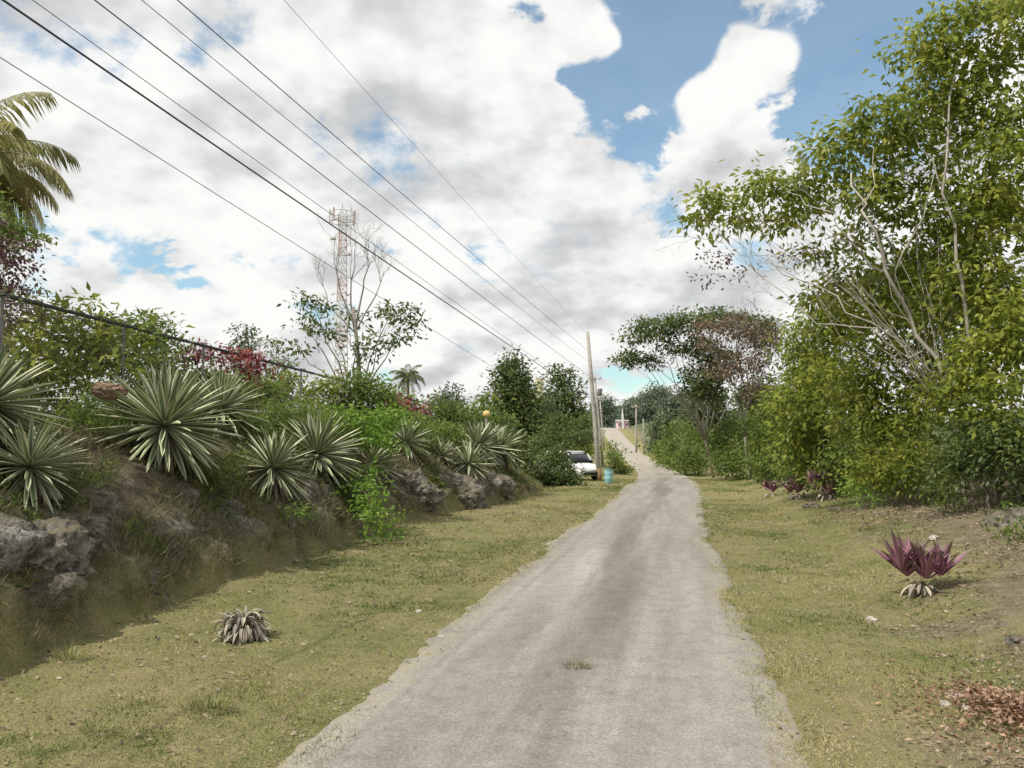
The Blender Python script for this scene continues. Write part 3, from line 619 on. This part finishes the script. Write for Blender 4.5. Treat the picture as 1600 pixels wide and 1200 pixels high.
bigt=tree('broadleaf_tree','huge sunlit broadleaf tree with pale leaning limbs at right','tree',b,[pblob(*q) for q in [(1500,55,80,60,17),(1590,40,90,80,16.5),(1450,105,60,52,17.3),(1540,170,80,75,17),(1395,185,60,52,17.5),(1470,190,65,55,18.2),(1340,205,46,40,17.8),(1430,255,70,52,17.6),(1300,250,50,38,18),(1235,285,52,34,18.2),(1180,290,40,28,18.4),(1125,318,38,32,18.4),(1102,345,24,26,18.4),(1150,345,36,20,18.4),(1340,300,50,36,17.8),(1270,325,46,28,18.2),(1400,315,56,40,17.8),(1590,270,80,90,16.6),(1500,335,60,66,17),(1580,430,80,80,16.8),(1430,375,50,46,18.2),(1360,365,42,30,18.4),(1500,440,56,56,17.4),(1550,350,70,70,17.2),(1410,445,46,38,18.8),(1340,432,46,34,19.2),(1280,400,36,20,19),(1290,468,42,30,19.4),(1225,350,40,22,18.5),(1450,505,42,36,18),(1370,485,42,30,19)]],M['leaf_big'],M['bark_pale'],L=.195,dens=3.3,wr=.46,cr=.50,per=30,trunk_r=.13,limb_r=.013,twig=.08,extra=limbs,inner=.25,droop=.5)
bb=[((Vector(q[0])-b)[:],q[1]) for q in (pblob(1120,400,26,24,17.8),pblob(1160,420,22,18,17.8),pblob(1105,440,14,20,17.8),pblob(1230,400,30,20,17.8))]
Cw,_=clumps(bb,.1,.7,.5,.3,14); wl=leafgeo('withered_leaves',*fill(Cw,.1,.5,.3,14),M['leaf_purple'],bigt); wl['label']='withered purple brown leaves on the bare outer twigs'
def wall(label,blobs,mat='leaf_shrub',L=.15,dens=3.9,name='bushy_tree'):
    return shrub(label,blobs,mat,L,dens,name=name,cat='tree' if 'tree' in name else 'shrub',tr=.04,twig=.10,per=30,bark='bark',limb_r=.015,cr=L*2.9,droop=.4)
wall('dense bushy tree at left end of the right hand thicket',[(1255,560,38,55,25),(1290,510,45,45,24),(1250,640,40,55,24),(1300,600,55,55,23),(1265,700,36,46,24.5)],'leaf_big',.19)
wall('yellowish bushy tree under the pale leaning limbs',[(1370,565,56,54,19.5),(1430,515,46,44,20),(1340,640,58,55,20),(1410,640,62,55,19.5),(1470,590,48,55,18.8)],'leaf_yel',.17)
wall('dark bushy tree behind the pale leaning limbs',[(1470,440,60,60,21),(1400,460,60,60,22),(1540,500,70,80,20),(1320,490,45,50,23)],'leaf_big',.19)
wall('sunlit bushy tree at the right edge under the huge crown',[(1540,560,58,56,16.5),(1590,510,60,70,16),(1500,630,50,55,16.8),(1580,630,56,55,15.5)],'leaf_big',.17)
wall('low leafy shrub at the foot of the thicket, left part',[(1285,705,50,52,24.5),(1330,725,45,38,22.5),(1250,735,32,28,26),(1300,748,36,20,23)],'leaf_shrub',.15,4.2,'leafy_shrub')
wall('yellow green shrub in the middle foot of the thicket',[(1400,700,52,50,19),(1440,735,52,38,18),(1370,742,46,30,19)],'leaf_yel',.14,4.0,'leafy_shrub')
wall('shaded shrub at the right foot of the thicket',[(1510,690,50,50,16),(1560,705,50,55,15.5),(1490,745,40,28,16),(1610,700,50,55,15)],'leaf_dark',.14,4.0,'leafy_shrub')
shrub('young weed sprig at the thicket foot beside the purple plants',[(1335,770,24,16,15.8),(1360,775,16,12,15.5)],'leaf_bright',.08,1.4,.35,tr=.012)
# ------------------------------------------------------------------ purple plants
def moses(label,px,py,hpx,k=3,wf=.10):
    p=G(px,py); h=hpx*p.y/F; t=thing('purple_plant',label,'purple leaved plant',p,'purple leaved plants on the right')
    for i in range(k):
        a=i*2.4; rr=h*.30*math.sqrt((i+.3)/k)
        c=(rr*math.cos(a),rr*math.sin(a),h*(.12+.22*rng.random()))
        rosette('leaf_tuft',15,h*.58,h*wf,M['moses'],t,36,89,.12,.25,c,.4,5,.02)
    rosette('dry_leaves',26,h*.24,h*.055,M['bleached'],t,-80,-15,.6,.3,(0,-h*.06,h*.20),.4,4,.12)
moses('largest purple leaved plant, in the open on the right bank',1436,928,112,6,.075)
moses('small purple leaved plant leftmost of the row by the thicket',1204,776,34,3,.12)
moses('purple leaved plant second from left by the thicket',1243,780,46,4,.12)
moses('purple leaved plant closest to the thicket foot stones',1290,781,58,5,.12)
p=G(380,1000); t=thing('dead_agave_head','dried grey agave head lying on the left verge','dead plant',p)
rosette('dry_leaves',170,.28,.032,M['bleached'],t,-20,75,2.8,.3,(0,0,.11),.3,8,.07)
def tuft(label,px,py,w,h,mat='grass_dry',n=130,name='grass_tuft'):
    p=G(px,py); k=p.y/F; t=thing(name,label,'grass tuft',p); a=rng.uniform(0,6.28,n); r=np.sqrt(rng.random(n))*w*k*.5
    bx=np.stack([np.cos(a)*r,np.sin(a)*r*.6,0*a],1); ax=nrm(np.stack([np.cos(a)*.7,np.sin(a)*.7,np.full(n,1.)],1)+rng.normal(size=(n,3))*.35); sd=np.stack([-np.sin(a),np.cos(a),0*a],1)
    L=h*k*rng.uniform(.5,1.1,n)[:,None]; V=np.stack([bx-sd*.004,bx+sd*.004,bx+ax*L],1).reshape(-1,3); V[:,2]+=.03
    rawmesh('blades',V,np.arange(3*n).reshape(-1,3),M[mat],t,{'rnd':np.repeat(rng.random(n),3)})
tuft('dry grass tuft growing through the middle of the road',902,1052,44,20)
tuft('tiny green tuft in the lower middle of the road',845,1116,24,9,'grass',70)
tuft('green grass tuft on the lower left verge',330,1112,60,26,'grass',160)
tuft('green weed tuft left of the dead agave head at the bank foot',110,1035,50,30,'grass',120)
tuft('green grass tuft in the lower left corner',150,1150,50,18,'grass',120)
p=G(1580,1120); t=thing('leaf_pile','heap of rusty brown fallen leaves at the lower right edge','leaf pile',p)
n=2600; a=rng.uniform(0,6.28,n); r=np.abs(rng.normal(size=n))*.6; hx=r*np.cos(a)*.6; hy=r*np.sin(a)*.8; hz=.10*np.clip(1-r*r,0,1)*rng.random(n)**.4+.015
hz=hz+terr(hx+p.x,hy+p.y)-p.z; Lf=rng.uniform(.025,.06,n)
leafgeo('leaves',np.stack([hx,hy,hz],1),rng.normal(size=(n,3))*np.array([1,1,.5]),np.array([0,0,1.])+rng.normal(size=(n,3))*.6,Lf,Lf*.5,rng.random(n),M['leaf_rust'],t)
st=[(1362,968,7,5,'small pale stone alone on the right verge'),(1590,1000,15,11,'grey stone at the right edge beyond the leaf heap'),(1566,975,7,5,'small stone left of the grey edge stone'),(1495,1088,9,5,'pale stone left of the leaf heap, upper one'),(1478,1100,8,5,'pale stone left of the leaf heap, lower one'),(1510,1105,7,5,'small pale stone touching the leaf heap'),(1568,812,22,13,'dark rounded rock below the right thicket'),(1592,806,18,13,'dark rock at the right edge below the thicket'),(1268,790,12,5,'flat dark stone near the purple plant row'),(1305,795,10,4,'flat dark stone in front of the closest purple plant'),(1460,840,8,4,'small pale stone behind the largest purple plant'),(690,995,7,3,'pale stone chip on the left road edge'),(655,955,5,3,'pale stone chip in the left verge grass')]
for i,(x,y,w,h,l) in enumerate(st):
    p=G(x,y+h*.5); k=p.y/F; rock('stone',l,'stone',(p.x,p.y,p.z+h*k*.25),(w*k*1.2,w*k,h*k*1.3),M['rock'] if 'dark' in l or 'grey' in l else M['stone_white'],40+i,sub=3)
# ------------------------------------------------------------------ palms
def palm(label,name,c,base,fl,nf,tr,mat,nl=42,lw=.034):
    base=Vector(base); c=Vector(c)-base; t=thing(name,label,'palm',base)
    mb=MB(); mb.tube(curve((0,0,-.2),c,(.2,0,0),8,.02),[tr*1.3]+[tr]*8,10); mb.build('trunk',M['bark'],t,True)
    for i in range(nf):
        az=i*2.4+rng.normal()*.15; e=R(75)-R(115)*(i/nf)+rng.normal()*.08; L=fl*rng.uniform(.85,1.1)
        hx=np.array([math.cos(az),math.sin(az),0]); sd=np.array([-hx[1],hx[0],0]); p=np.array(c); pts=[p]
        S=14
        for j in range(S):
            ee=e-1.5*((j+.5)/S)**1.4; p=p+(hx*math.cos(ee)+np.array([0,0,math.sin(ee)]))*L/S; pts.append(p)
        pts=np.array(pts); V=[];FA=[];rn=[]
        tq=np.linspace(.12,.99,nl); rr=.15+rng.random()*.5
        for q in tq:
            k=q*S; j=min(int(k),S-1); pp=pts[j]+(pts[j+1]-pts[j])*(k-j); tg=pts[j+1]-pts[j]; tg/=np.linalg.norm(tg)
            ll=L*.28*math.sin(math.pi*(.14+.78*q))**.7
            for s in (-1,1):
                d=sd*s*.75+tg*.55+np.array([0,0,-.35-.55*rng.random()]); d/=np.linalg.norm(d)
                w=tg*lw*.5*fl/3; m1=pp+d*ll*.5; tp=pp+d*ll+np.array([0,0,-.25*ll]); b=len(V)
                V+=[pp-w*.4,pp+w*.4,m1+w,tp,m1-w]; FA.append((b,b+1,b+2,b+3,b+4)); rn+=[min(1,rr+.4*rng.random())]*5
        fr=rawmesh('frond',V,FA,M[mat],t,{'rnd':rn})
        mb=MB(); mb.tube([Vector(x) for x in pts],[.028*fl/3*(1-.06*k) for k in range(S+1)],4); mb.build('rib',M['palm_rib'],fr)
M['palm_rib']=plain('palm rib',(.30,.26,.09),.6,.2,6)
c=P(-64,255,18); palm('coconut palm with drooping yellowing fronds at the left edge','coconut_palm',c,(c.x-.6,18.3,tz(c.x-.6,18.3)),2.7,34,.13,'palm',70,.040)
c=P(637,588,62); palm('little far palm standing right of the bare tree','small_palm',c,(c.x,62,tz(c.x,62)),1.6,20,.10,'leaf_far',26,.08)
# ------------------------------------------------------------------ poles and lines
def pole(label,b,tp,r,arm=None,foot=False,name='utility_pole',mat='pole_c',box=False):
    b=Vector(b); tp=Vector(tp)-b; t=thing(name,label,'utility pole',b)
    mb=MB(); mb.tube([Vector((0,0,-.3)),tp*.35,tp*.7,tp],[r,r*.9,r*.78,r*.66],12); mb.build('shaft',M[mat],t,True)
    if foot:
        mb=MB(); mb.tube([Vector((0,0,-.1)),tp*.085],[r*1.05,r*1.03],12); mb.build('foot_band',M['pole_base'],t,True)
    if arm:
        for h in arm:
            c=tp*h; mb=MB(); mb.box(c+Vector((0,-r*.9,0)),(1.3 if h<.99 else .9,.08,.09)); a=mb.build('crossarm',M['pole_c'],t)
            for s in (-.5,0,.5):
                mb=MB(); mb.lathe([(.0,.0),(.035,.0),(.05,.04),(.03,.06),(.05,.09),(.03,.13),(0,.14)],10,c+Vector((s,-r*.9,.05))); mb.build('insulator',M['insul'],a)
    if box:
        mb=MB(); mb.lathe([(.0,0),(.2,0),(.22,.05),(.22,.6),(.18,.68),(0,.7)],14,tp*.78+Vector((.32,-.05,0))); mb.build('transformer',M['metal'],t,True)
    return b
pb=G(937,752); pt=P(918,518,pb.y)
pole('tall leaning grey utility pole nearest the road, beside the blue drum',pb,pt,.135,None,True)
for l,px,py,tx,ty,Y,r,a,bx in (('second utility pole behind the tall leaning one, with transformer',942,700,929,588,76,.14,(.97,),True),('distant utility pole at the road crest left side',944,688,937,620,118,.14,(.95,),False),('right hand far utility pole before the hill, taller one',994,690,994,632,112,.15,(.95,),False),('shorter far post right of the taller far pole',1006,692,1005,655,108,.1,None,False)):
    q=P(px,py,Y); q.z=tz(q.x,Y); pole(l,q,P(tx,ty,Y),r,a,False,box=bx)
def rayz(px,py,z):
    d=ray(px,py); k=(z-H0)/d.z; return Vector((d.x*k,d.y*k,z))
def wire(label,A,B,z,r,sag=.12):
    a=rayz(A[0],A[1],z); b=P(B[0],B[1],pb.y); dv=a-b; a2=a+dv*(6+a.y)/max(1,(b.y-a.y)); pts=[]
    for i in range(33):
        t=i/32; p=b.lerp(a2,t); p.z-=sag*math.sin(math.pi*t); pts.append(p-b)
    o=thing('power_line',label,'cable',b); mb=MB(); mb.tube(pts,r,5); mb.build('strand',M['cable'],o)
wire('thick black cable, the lowest heavy line crossing to the pole',(25,0),(922,622),6.6,.013)
wire('thin line close beside the thick black cable',(70,0),(921,618),6.7,.005)
wire('overhead line third from the left at the top edge',(165,0),(921,588),7.0,.008)
wire('thin overhead line in the middle of the bundle',(237,0),(920,566),7.1,.005)
wire('overhead line reaching the top edge left of the faint one',(292,0),(919,548),7.2,.007)
wire('faint thin highest line, rightmost at the top edge',(455,0),(918,522),7.4,.003)
wire('low thin line starting at the left edge below the others',(0,75),(926,668),5.8,.005)
o=thing('power_line','far line running on between the two nearest poles','cable',P(919,545,pb.y)); e=P(929,592,76)-P(919,545,pb.y)
mb=MB(); mb.tube([e*(i/12)+Vector((0,0,-.5*math.sin(math.pi*i/12))) for i in range(13)],.012,4); mb.build('strand',M['cable'],o)
# ------------------------------------------------------------------ mast
Yt=150; tb=P(531,600,Yt); gz=tz(tb.x,Yt); tp=P(531,328,Yt); Hh=tp.z-gz
t=thing('radio_mast','tall pale lattice radio mast with antennas at its top','radio mast',(tb.x,Yt,gz))
ns=9
for s in range(ns):
    mb=MB(); z0=Hh*s/ns; z1=Hh*(s+1)/ns
    rad=lambda z:1.6-.9*z/Hh
    def leg(k,z): a=math.pi*2*k/3+.5; return Vector((rad(z)*math.cos(a),rad(z)*math.sin(a),z))
    for k in range(3):
        mb.tube([leg(k,z0),leg(k,z1)],.10,5); hh=(z1-z0)/3
        for j in range(3):
            za=z0+hh*j; mb.tube([leg(k,za),leg((k+1)%3,za+hh)],.055,4); mb.tube([leg((k+1)%3,za),leg(k,za+hh)],.055,4); mb.tube([leg(k,za),leg((k+1)%3,za)],.055,4)
    mb.build('mast_section',M['white_paint' if s%2==0 else 'red_paint'],t)
mb=MB()
for k in range(12):
    a=math.pi*2*k/12; a2=math.pi*2*(k+1)/12
    for z in (Hh-2.4,Hh-.6): mb.tube([Vector((2.3*math.cos(a),2.3*math.sin(a),z)),Vector((2.3*math.cos(a2),2.3*math.sin(a2),z))],.05,4)
    if k%4==0: mb.tube([Vector((0,0,Hh-2.4)),Vector((2.3*math.cos(a),2.3*math.sin(a),Hh-2.4))],.06,4)
mb.build('antenna_frame',M['metal'],t)
for k in range(9):
    a=math.pi*2*k/9; mb=MB(); mb.box((2.4*math.cos(a),2.4*math.sin(a),Hh-1.4),(.3,.2,2.6),a); mb.build('antenna',M['white_paint'] if k%3 else M['red_paint'],t)
for z,k in ((Hh-6,0),(Hh-9,1)):
    mb=MB(); mb.lathe([(.0,0),(.55,0),(.6,.3),(.0,.35)],14,(1.5*(1 if k else -1),-1.0,z)); mb.build('dish',M['white_paint'],t)
mb=MB(); mb.tube([Vector((0,0,Hh)),Vector((0,0,Hh+1.2))],.05,5); mb.build('lightning_rod',M['metal'],t)
# ------------------------------------------------------------------ buildings
def house(name,label,c,w,dp,h,mat,rz=0,roofh=1.0):
    t=thing(name,label,'building',c,None,rz); mb=MB(); mb.box((0,0,h/2-.3),(w,dp,h+.6)); mb.build('wall',M[mat],t)
    mb=MB(); o=.25; mb.add([(-w/2-o,-dp/2-o,h),(w/2+o,-dp/2-o,h),(w/2+o,dp/2+o,h),(-w/2-o,dp/2+o,h),(-w/2-o,0,h+roofh),(w/2+o,0,h+roofh)],[(0,1,5,4),(2,3,4,5),(0,4,3),(1,2,5),(3,2,1,0)]); mb.build('roof',M['roof_grey'],t)
    mb=MB(); mb.box((-w*.12,-dp/2-.02,h*.38),(w*.2,.06,h*.75)); mb.build('door',M['opening'],t)
    for s in (-1,1):
        mb=MB(); mb.box((s*w*.34,-dp/2-.02,h*.55),(w*.16,.06,h*.3)); wn=mb.build('window',M['opening'],t)
        mb=MB(); mb.box((s*w*.34,-dp/2-.06,h*.55-h*.18),(w*.2,.12,.06)); mb.build('sill',M['white_paint'],wn)
    return t
q=P(972,672,168); q.z=tz(q.x,168)
t=house('chapel','small pink chapel with white spire at the road crest',q,2.2,3.0,1.6,'pink',0,.3)
mb=MB(); mb.box((-.1,-1.75,1.4),(.4,.4,2.9)); mb.tube([Vector((-.1,-1.75,2.83)),Vector((-.1,-1.75,4.2))],[.22,.04],4); mb.build('spire',M['white_paint'],t)
q=P(842,640,82); q.z=tz(q.x,82)
t=house('cream_house','cream yellow house mostly hidden between two dark trees',q,2.4,3,max(2.5,P(842,618,82).z-q.z-.3),'cream',.2,.5)
mb=MB(); zz=P(842,592,82).z-q.z; mb.box((-.1,-.6,zz/2),(.7,.7,zz)); mb.build('water_tank_tower',M['cream'],t)
# ------------------------------------------------------------------ gate, ball post
Yg=38; q=P(832,715,Yg); q.z=tz(q.x,Yg); t=thing('iron_gate','dark iron bar gate at the driveway behind the bank','gate',q,None,.35)
for s in (-.85,.85):
    mb=MB(); mb.box((s,0,.75),(.09,.09,1.6)); mb.build('gate_post',M['rail'],t)
for z in (.2,.75,1.35):
    mb=MB(); mb.box((0,0,z),(1.62,.035,.05)); mb.build('rail',M['rail'],t)
for x in np.linspace(-.72,.72,11):
    mb=MB(); mb.tube([Vector((x,-.035,.1)),Vector((x,-.035,1.42)),Vector((x,-.035,1.52))],[.014,.014,.002],5); mb.build('bar',M['rail'],t)
Yg=34; q=P(760,668,Yg); q.z=tz(q.x,Yg); tt=P(760,647,Yg).z-q.z
t=thing('ball_post','post carrying a yellow ball above the far agaves','post',q)
mb=MB(); mb.tube([Vector((0,0,-.1)),Vector((0,0,tt-.12))],[.07,.06],8); mb.build('post',M['pole_c'],t)
mb=MB(); mb.lathe([(.001,tt-.16)]+[(.16*math.cos(a),tt+.16*math.sin(a)) for a in np.linspace(-1.4,1.4,11)]+[(.001,tt+.16)],16); mb.build('ball',M['yellow'],t,True)
# ------------------------------------------------------------------ blue drum
q=G(951,755); h=.72; t=thing('blue_drum','light blue steel drum standing beside the pole foot','drum',q,None)
pr=[(.0,0),(.19,0),(.2,.015)]
for z in (.24,.48): pr+=[(.2,z-.03),(.212,z),(.2,z+.03)]
pr+=[(.2,h-.02),(.21,h),(.19,h),(.185,h-.25),(0,h-.25)]
mb=MB(); mb.lathe(pr,24); mb.build('shell',M['blue_drum'],t,True)
mb=MB(); mb.lathe([(.207,h-.012),(.216,h),(.207,h+.014),(.192,h+.012)],24); mb.build('rim',M['drum_in'],t,True)
# ------------------------------------------------------------------ car
q=P(893,748,45); q.z=tz(q.x,45)
t=thing('parked_car','white hatchback car parked off the road behind a dark shrub','car',q,None,R(-58))
def loft(sts,mat,name,parent):
    mb=MB(); n=len(sts[0]); vs=[p for s in sts for p in s]; fs=[]
    for i in range(len(sts)-1):
        for k in range(n): fs.append((i*n+k,i*n+(k+1)%n,(i+1)*n+(k+1)%n,(i+1)*n+k))
    fs.append(tuple(range(n-1,-1,-1))); fs.append(tuple((len(sts)-1)*n+k for k in range(n)))
    mb.add(vs,fs); return mb.build(name,mat,parent,True)
def sec(x,zl,zh,w): return [(x,-w*.94,zl),(x,w*.94,zl),(x,w,zl+.2),(x,w,zh-.16),(x,w*.93,zh-.02),(x,w*.5,zh+.02),(x,-w*.5,zh+.02),(x,-w*.93,zh-.02),(x,-w,zh-.16),(x,-w,zl+.2)]
body=loft([sec(-1.9,.42,.80,.68),sec(-1.82,.25,.92,.78),sec(-1.4,.2,.95,.82),sec(0,.2,.95,.83),sec(.7,.2,.95,.82),sec(1.2,.2,.88,.8),sec(1.7,.24,.76,.76),sec(1.92,.36,.62,.62)],M['car_white'],'body',t)
loft([sec(-1.8,.86,1.12,.70),sec(-1.55,.9,1.42,.66),sec(0.1,.9,1.46,.66),sec(.45,.9,1.40,.66),sec(1.0,.86,1.0,.72)],M['glass'],'windows',t)
loft([sec(-1.72,1.36,1.44,.60),sec(-1.4,1.36,1.5,.64),sec(0,1.38,1.53,.64),sec(.38,1.36,1.46,.62)],M['car_white'],'roof',t)
for x in (-1.62,-.62,.62):
    for s in (-1,1):
        mb=MB(); mb.tube([Vector((x-(.1 if x<-1 else 0)+(.3 if x>.5 else 0),s*.77,.92)),Vector((x,s*.655,1.42))],.04,6); mb.build('pillar',M['car_white'],t)
for x in (-1.2,1.2):
    for s in (-1,1):
        mb=MB(); mb.tube([Vector((x,s*.64,.3)),Vector((x,s*.84,.3))],.3,20); w=mb.build('wheel',M['tyre'],t)
        mb=MB(); mb.tube([Vector((x,s*.80,.3)),Vector((x,s*.855,.3))],[.19,.17],16); mb.build('rim',M['hub'],w)
for s in (-1,1):
    mb=MB(); mb.box((1.83,s*.55,.62),(.14,.26,.13)); mb.build('headlight',M['lamp_clear'],t,bev=.02)
    mb=MB(); mb.box((-1.85,s*.62,.78),(.12,.16,.22)); mb.build('tail_light',M['lamp_red'],t,bev=.02)
    mb=MB(); mb.box((.6,s*.93,1.0),(.12,.2,.13)); mb.build('mirror',M['car_white'],t,bev=.03)
mb=MB(); mb.box((1.88,0,.38),(.14,1.2,.16)); mb.build('bumper',M['tyre'],t,bev=.03)
# ------------------------------------------------------------------ light, sky
SUN=Vector((-.56,-.38,0)).normalized(); EL=R(54); SUNV=Vector((SUN.x*math.cos(EL),SUN.y*math.cos(EL),math.sin(EL)))
sl=bpy.data.lights.new('sun','SUN'); sl.energy=4.2; sl.angle=R(.6); sl.color=(1,.94,.84); so=bpy.data.objects.new('sun',sl); col.objects.link(so)
so.rotation_euler=(-SUNV).to_track_quat('-Z','Y').to_euler()
w=bpy.data.worlds.new('World'); scene.world=w; w.use_nodes=True; nt=w.node_tree
bgn=nt.nodes['Background']; sky=node(nt,'ShaderNodeTexSky',sky_type='NISHITA'); sky.sun_disc=False; sky.sun_elevation=EL; sky.sun_rotation=math.atan2(SUN.x,SUN.y)
sky.air_density=1.0; sky.dust_density=1.0; sky.ozone_density=1.0
st_=mixc(nt,1.0,sky.outputs[0],(.95,1.16,1.10),'MULTIPLY')
nt.links.new(st_,bgn.inputs[0]); bgn.inputs[1].default_value=.15
tc=nt.nodes.new('ShaderNodeTexCoord'); dirv=tc.outputs['Generated']
sp=nt.nodes.new('ShaderNodeSeparateXYZ'); nt.links.new(dirv,sp.inputs[0])
den=math_n(nt,'ADD',math_n(nt,'MAXIMUM',sp.outputs[2],0.0),.40)
cx=nt.nodes.new('ShaderNodeCombineXYZ'); nt.links.new(math_n(nt,'DIVIDE',sp.outputs[0],den),cx.inputs[0]); nt.links.new(math_n(nt,'DIVIDE',sp.outputs[1],den),cx.inputs[1])
pv=cx.outputs[0]
def off(v):
    a=node(nt,'ShaderNodeVectorMath',operation='ADD'); nt.links.new(pv,a.inputs[0]); a.inputs[1].default_value=v; return a.outputs[0]
nA=noise_n(nt,4.6,8,.6,.15,vec=off((3.1,1.7,0))).outputs[0]
nS=noise_n(nt,4.4,4,.55,0,vec=off((5.1,4.7,0))).outputs[0]; nT=noise_n(nt,4.4,4,.55,0,vec=off((5.1-.04,4.7-.08,0))).outputs[0]
nC=noise_n(nt,1.5,2,.5,vec=off((7,2,0))).outputs[0]
warp=math_n(nt,'MULTIPLY',math_n(nt,'SUBTRACT',nA,.5),.20)
def spot(px,py,rad,wp=True):
    d=ray(px,py).normalized(); v=node(nt,'ShaderNodeVectorMath',operation='DISTANCE'); nt.links.new(dirv,v.inputs[0]); v.inputs[1].default_value=d
    vv=math_n(nt,'ADD',v.outputs['Value'],warp) if wp else v.outputs['Value']
    return sstep(nt,vv,0,rad,1,0)
dens_=math_n(nt,'ADD',math_n(nt,'MULTIPLY',math_n(nt,'SUBTRACT',nA,.5),1.7),.60)
holes=[(950,160,.10,.46),(990,80,.11,.40),(1090,15,.14,.46),(1040,135,.09,.42),(1250,30,.12,.40),(1340,110,.11,.44),(1285,195,.08,.42),(1430,30,.15,.42),(1220,190,.06,.34),(1010,15,.09,.26),(845,30,.06,.34),(800,0,.08,.26),(870,100,.045,.26),(200,372,.07,.22),(310,392,.055,.24),(325,430,.05,.20),(750,435,.04,.20),(690,20,.09,.14),(1015,590,.06,.24),(400,10,.12,.08)]
for x,y,r,a in holes: dens_=math_n(nt,'SUBTRACT',dens_,math_n(nt,'MULTIPLY',spot(x,y,r),a))
for x,y,r,a in [(885,58,.045,.62),(925,52,.045,.64),(962,68,.036,.5),(1215,90,.05,.62),(1160,72,.045,.62),(1110,150,.052,.66),(1060,150,.03,.34),(1145,182,.032,.36),(1300,135,.038,.56)]: dens_=math_n(nt,'ADD',dens_,math_n(nt,'MULTIPLY',spot(x,y,r),a))
mask=sstep(nt,dens_,.24,.48,.12,1.0)
lit=math_n(nt,'MULTIPLY',math_n(nt,'SUBTRACT',nS,nT),1.9)
base=sstep(nt,nC,.36,.60,.74,.94)
det=math_n(nt,'MULTIPLY',math_n(nt,'SUBTRACT',nA,.5),.30)
val=math_n(nt,'ADD',math_n(nt,'ADD',base,lit),det)
cl=node(nt,'ShaderNodeClamp',ins={'Min':.45,'Max':1.0}); nt.links.new(val,cl.inputs[0])
cr=ramp(nt,cl.outputs[0],[(.4,(.55,.565,.58)),(.62,(.70,.71,.71)),(.85,(.90,.90,.885)),(1,(.98,.98,.96))])
bg2=nt.nodes.new('ShaderNodeBackground'); nt.links.new(cr.outputs[0],bg2.inputs[0]); bg2.inputs[1].default_value=1.0
mx=nt.nodes.new('ShaderNodeMixShader'); nt.links.new(mask,mx.inputs[0]); nt.links.new(bgn.outputs[0],mx.inputs[1]); nt.links.new(bg2.outputs[0],mx.inputs[2])
nt.links.new(mx.outputs[0],nt.nodes['World Output'].inputs[0])
# ------------------------------------------------------------------ camera
cd=bpy.data.cameras.new('camera'); cd.sensor_width=36; cd.lens=36*F/1600; cd.clip_end=6000; cd.clip_start=.05
co=bpy.data.objects.new('camera',cd); col.objects.link(co); co.location=(0,0,H0); co.rotation_euler=(math.pi/2+PITCH,0,0); scene.camera=co
scene.view_settings.view_transform='Standard'; scene.view_settings.look='None'; scene.view_settings.exposure=0
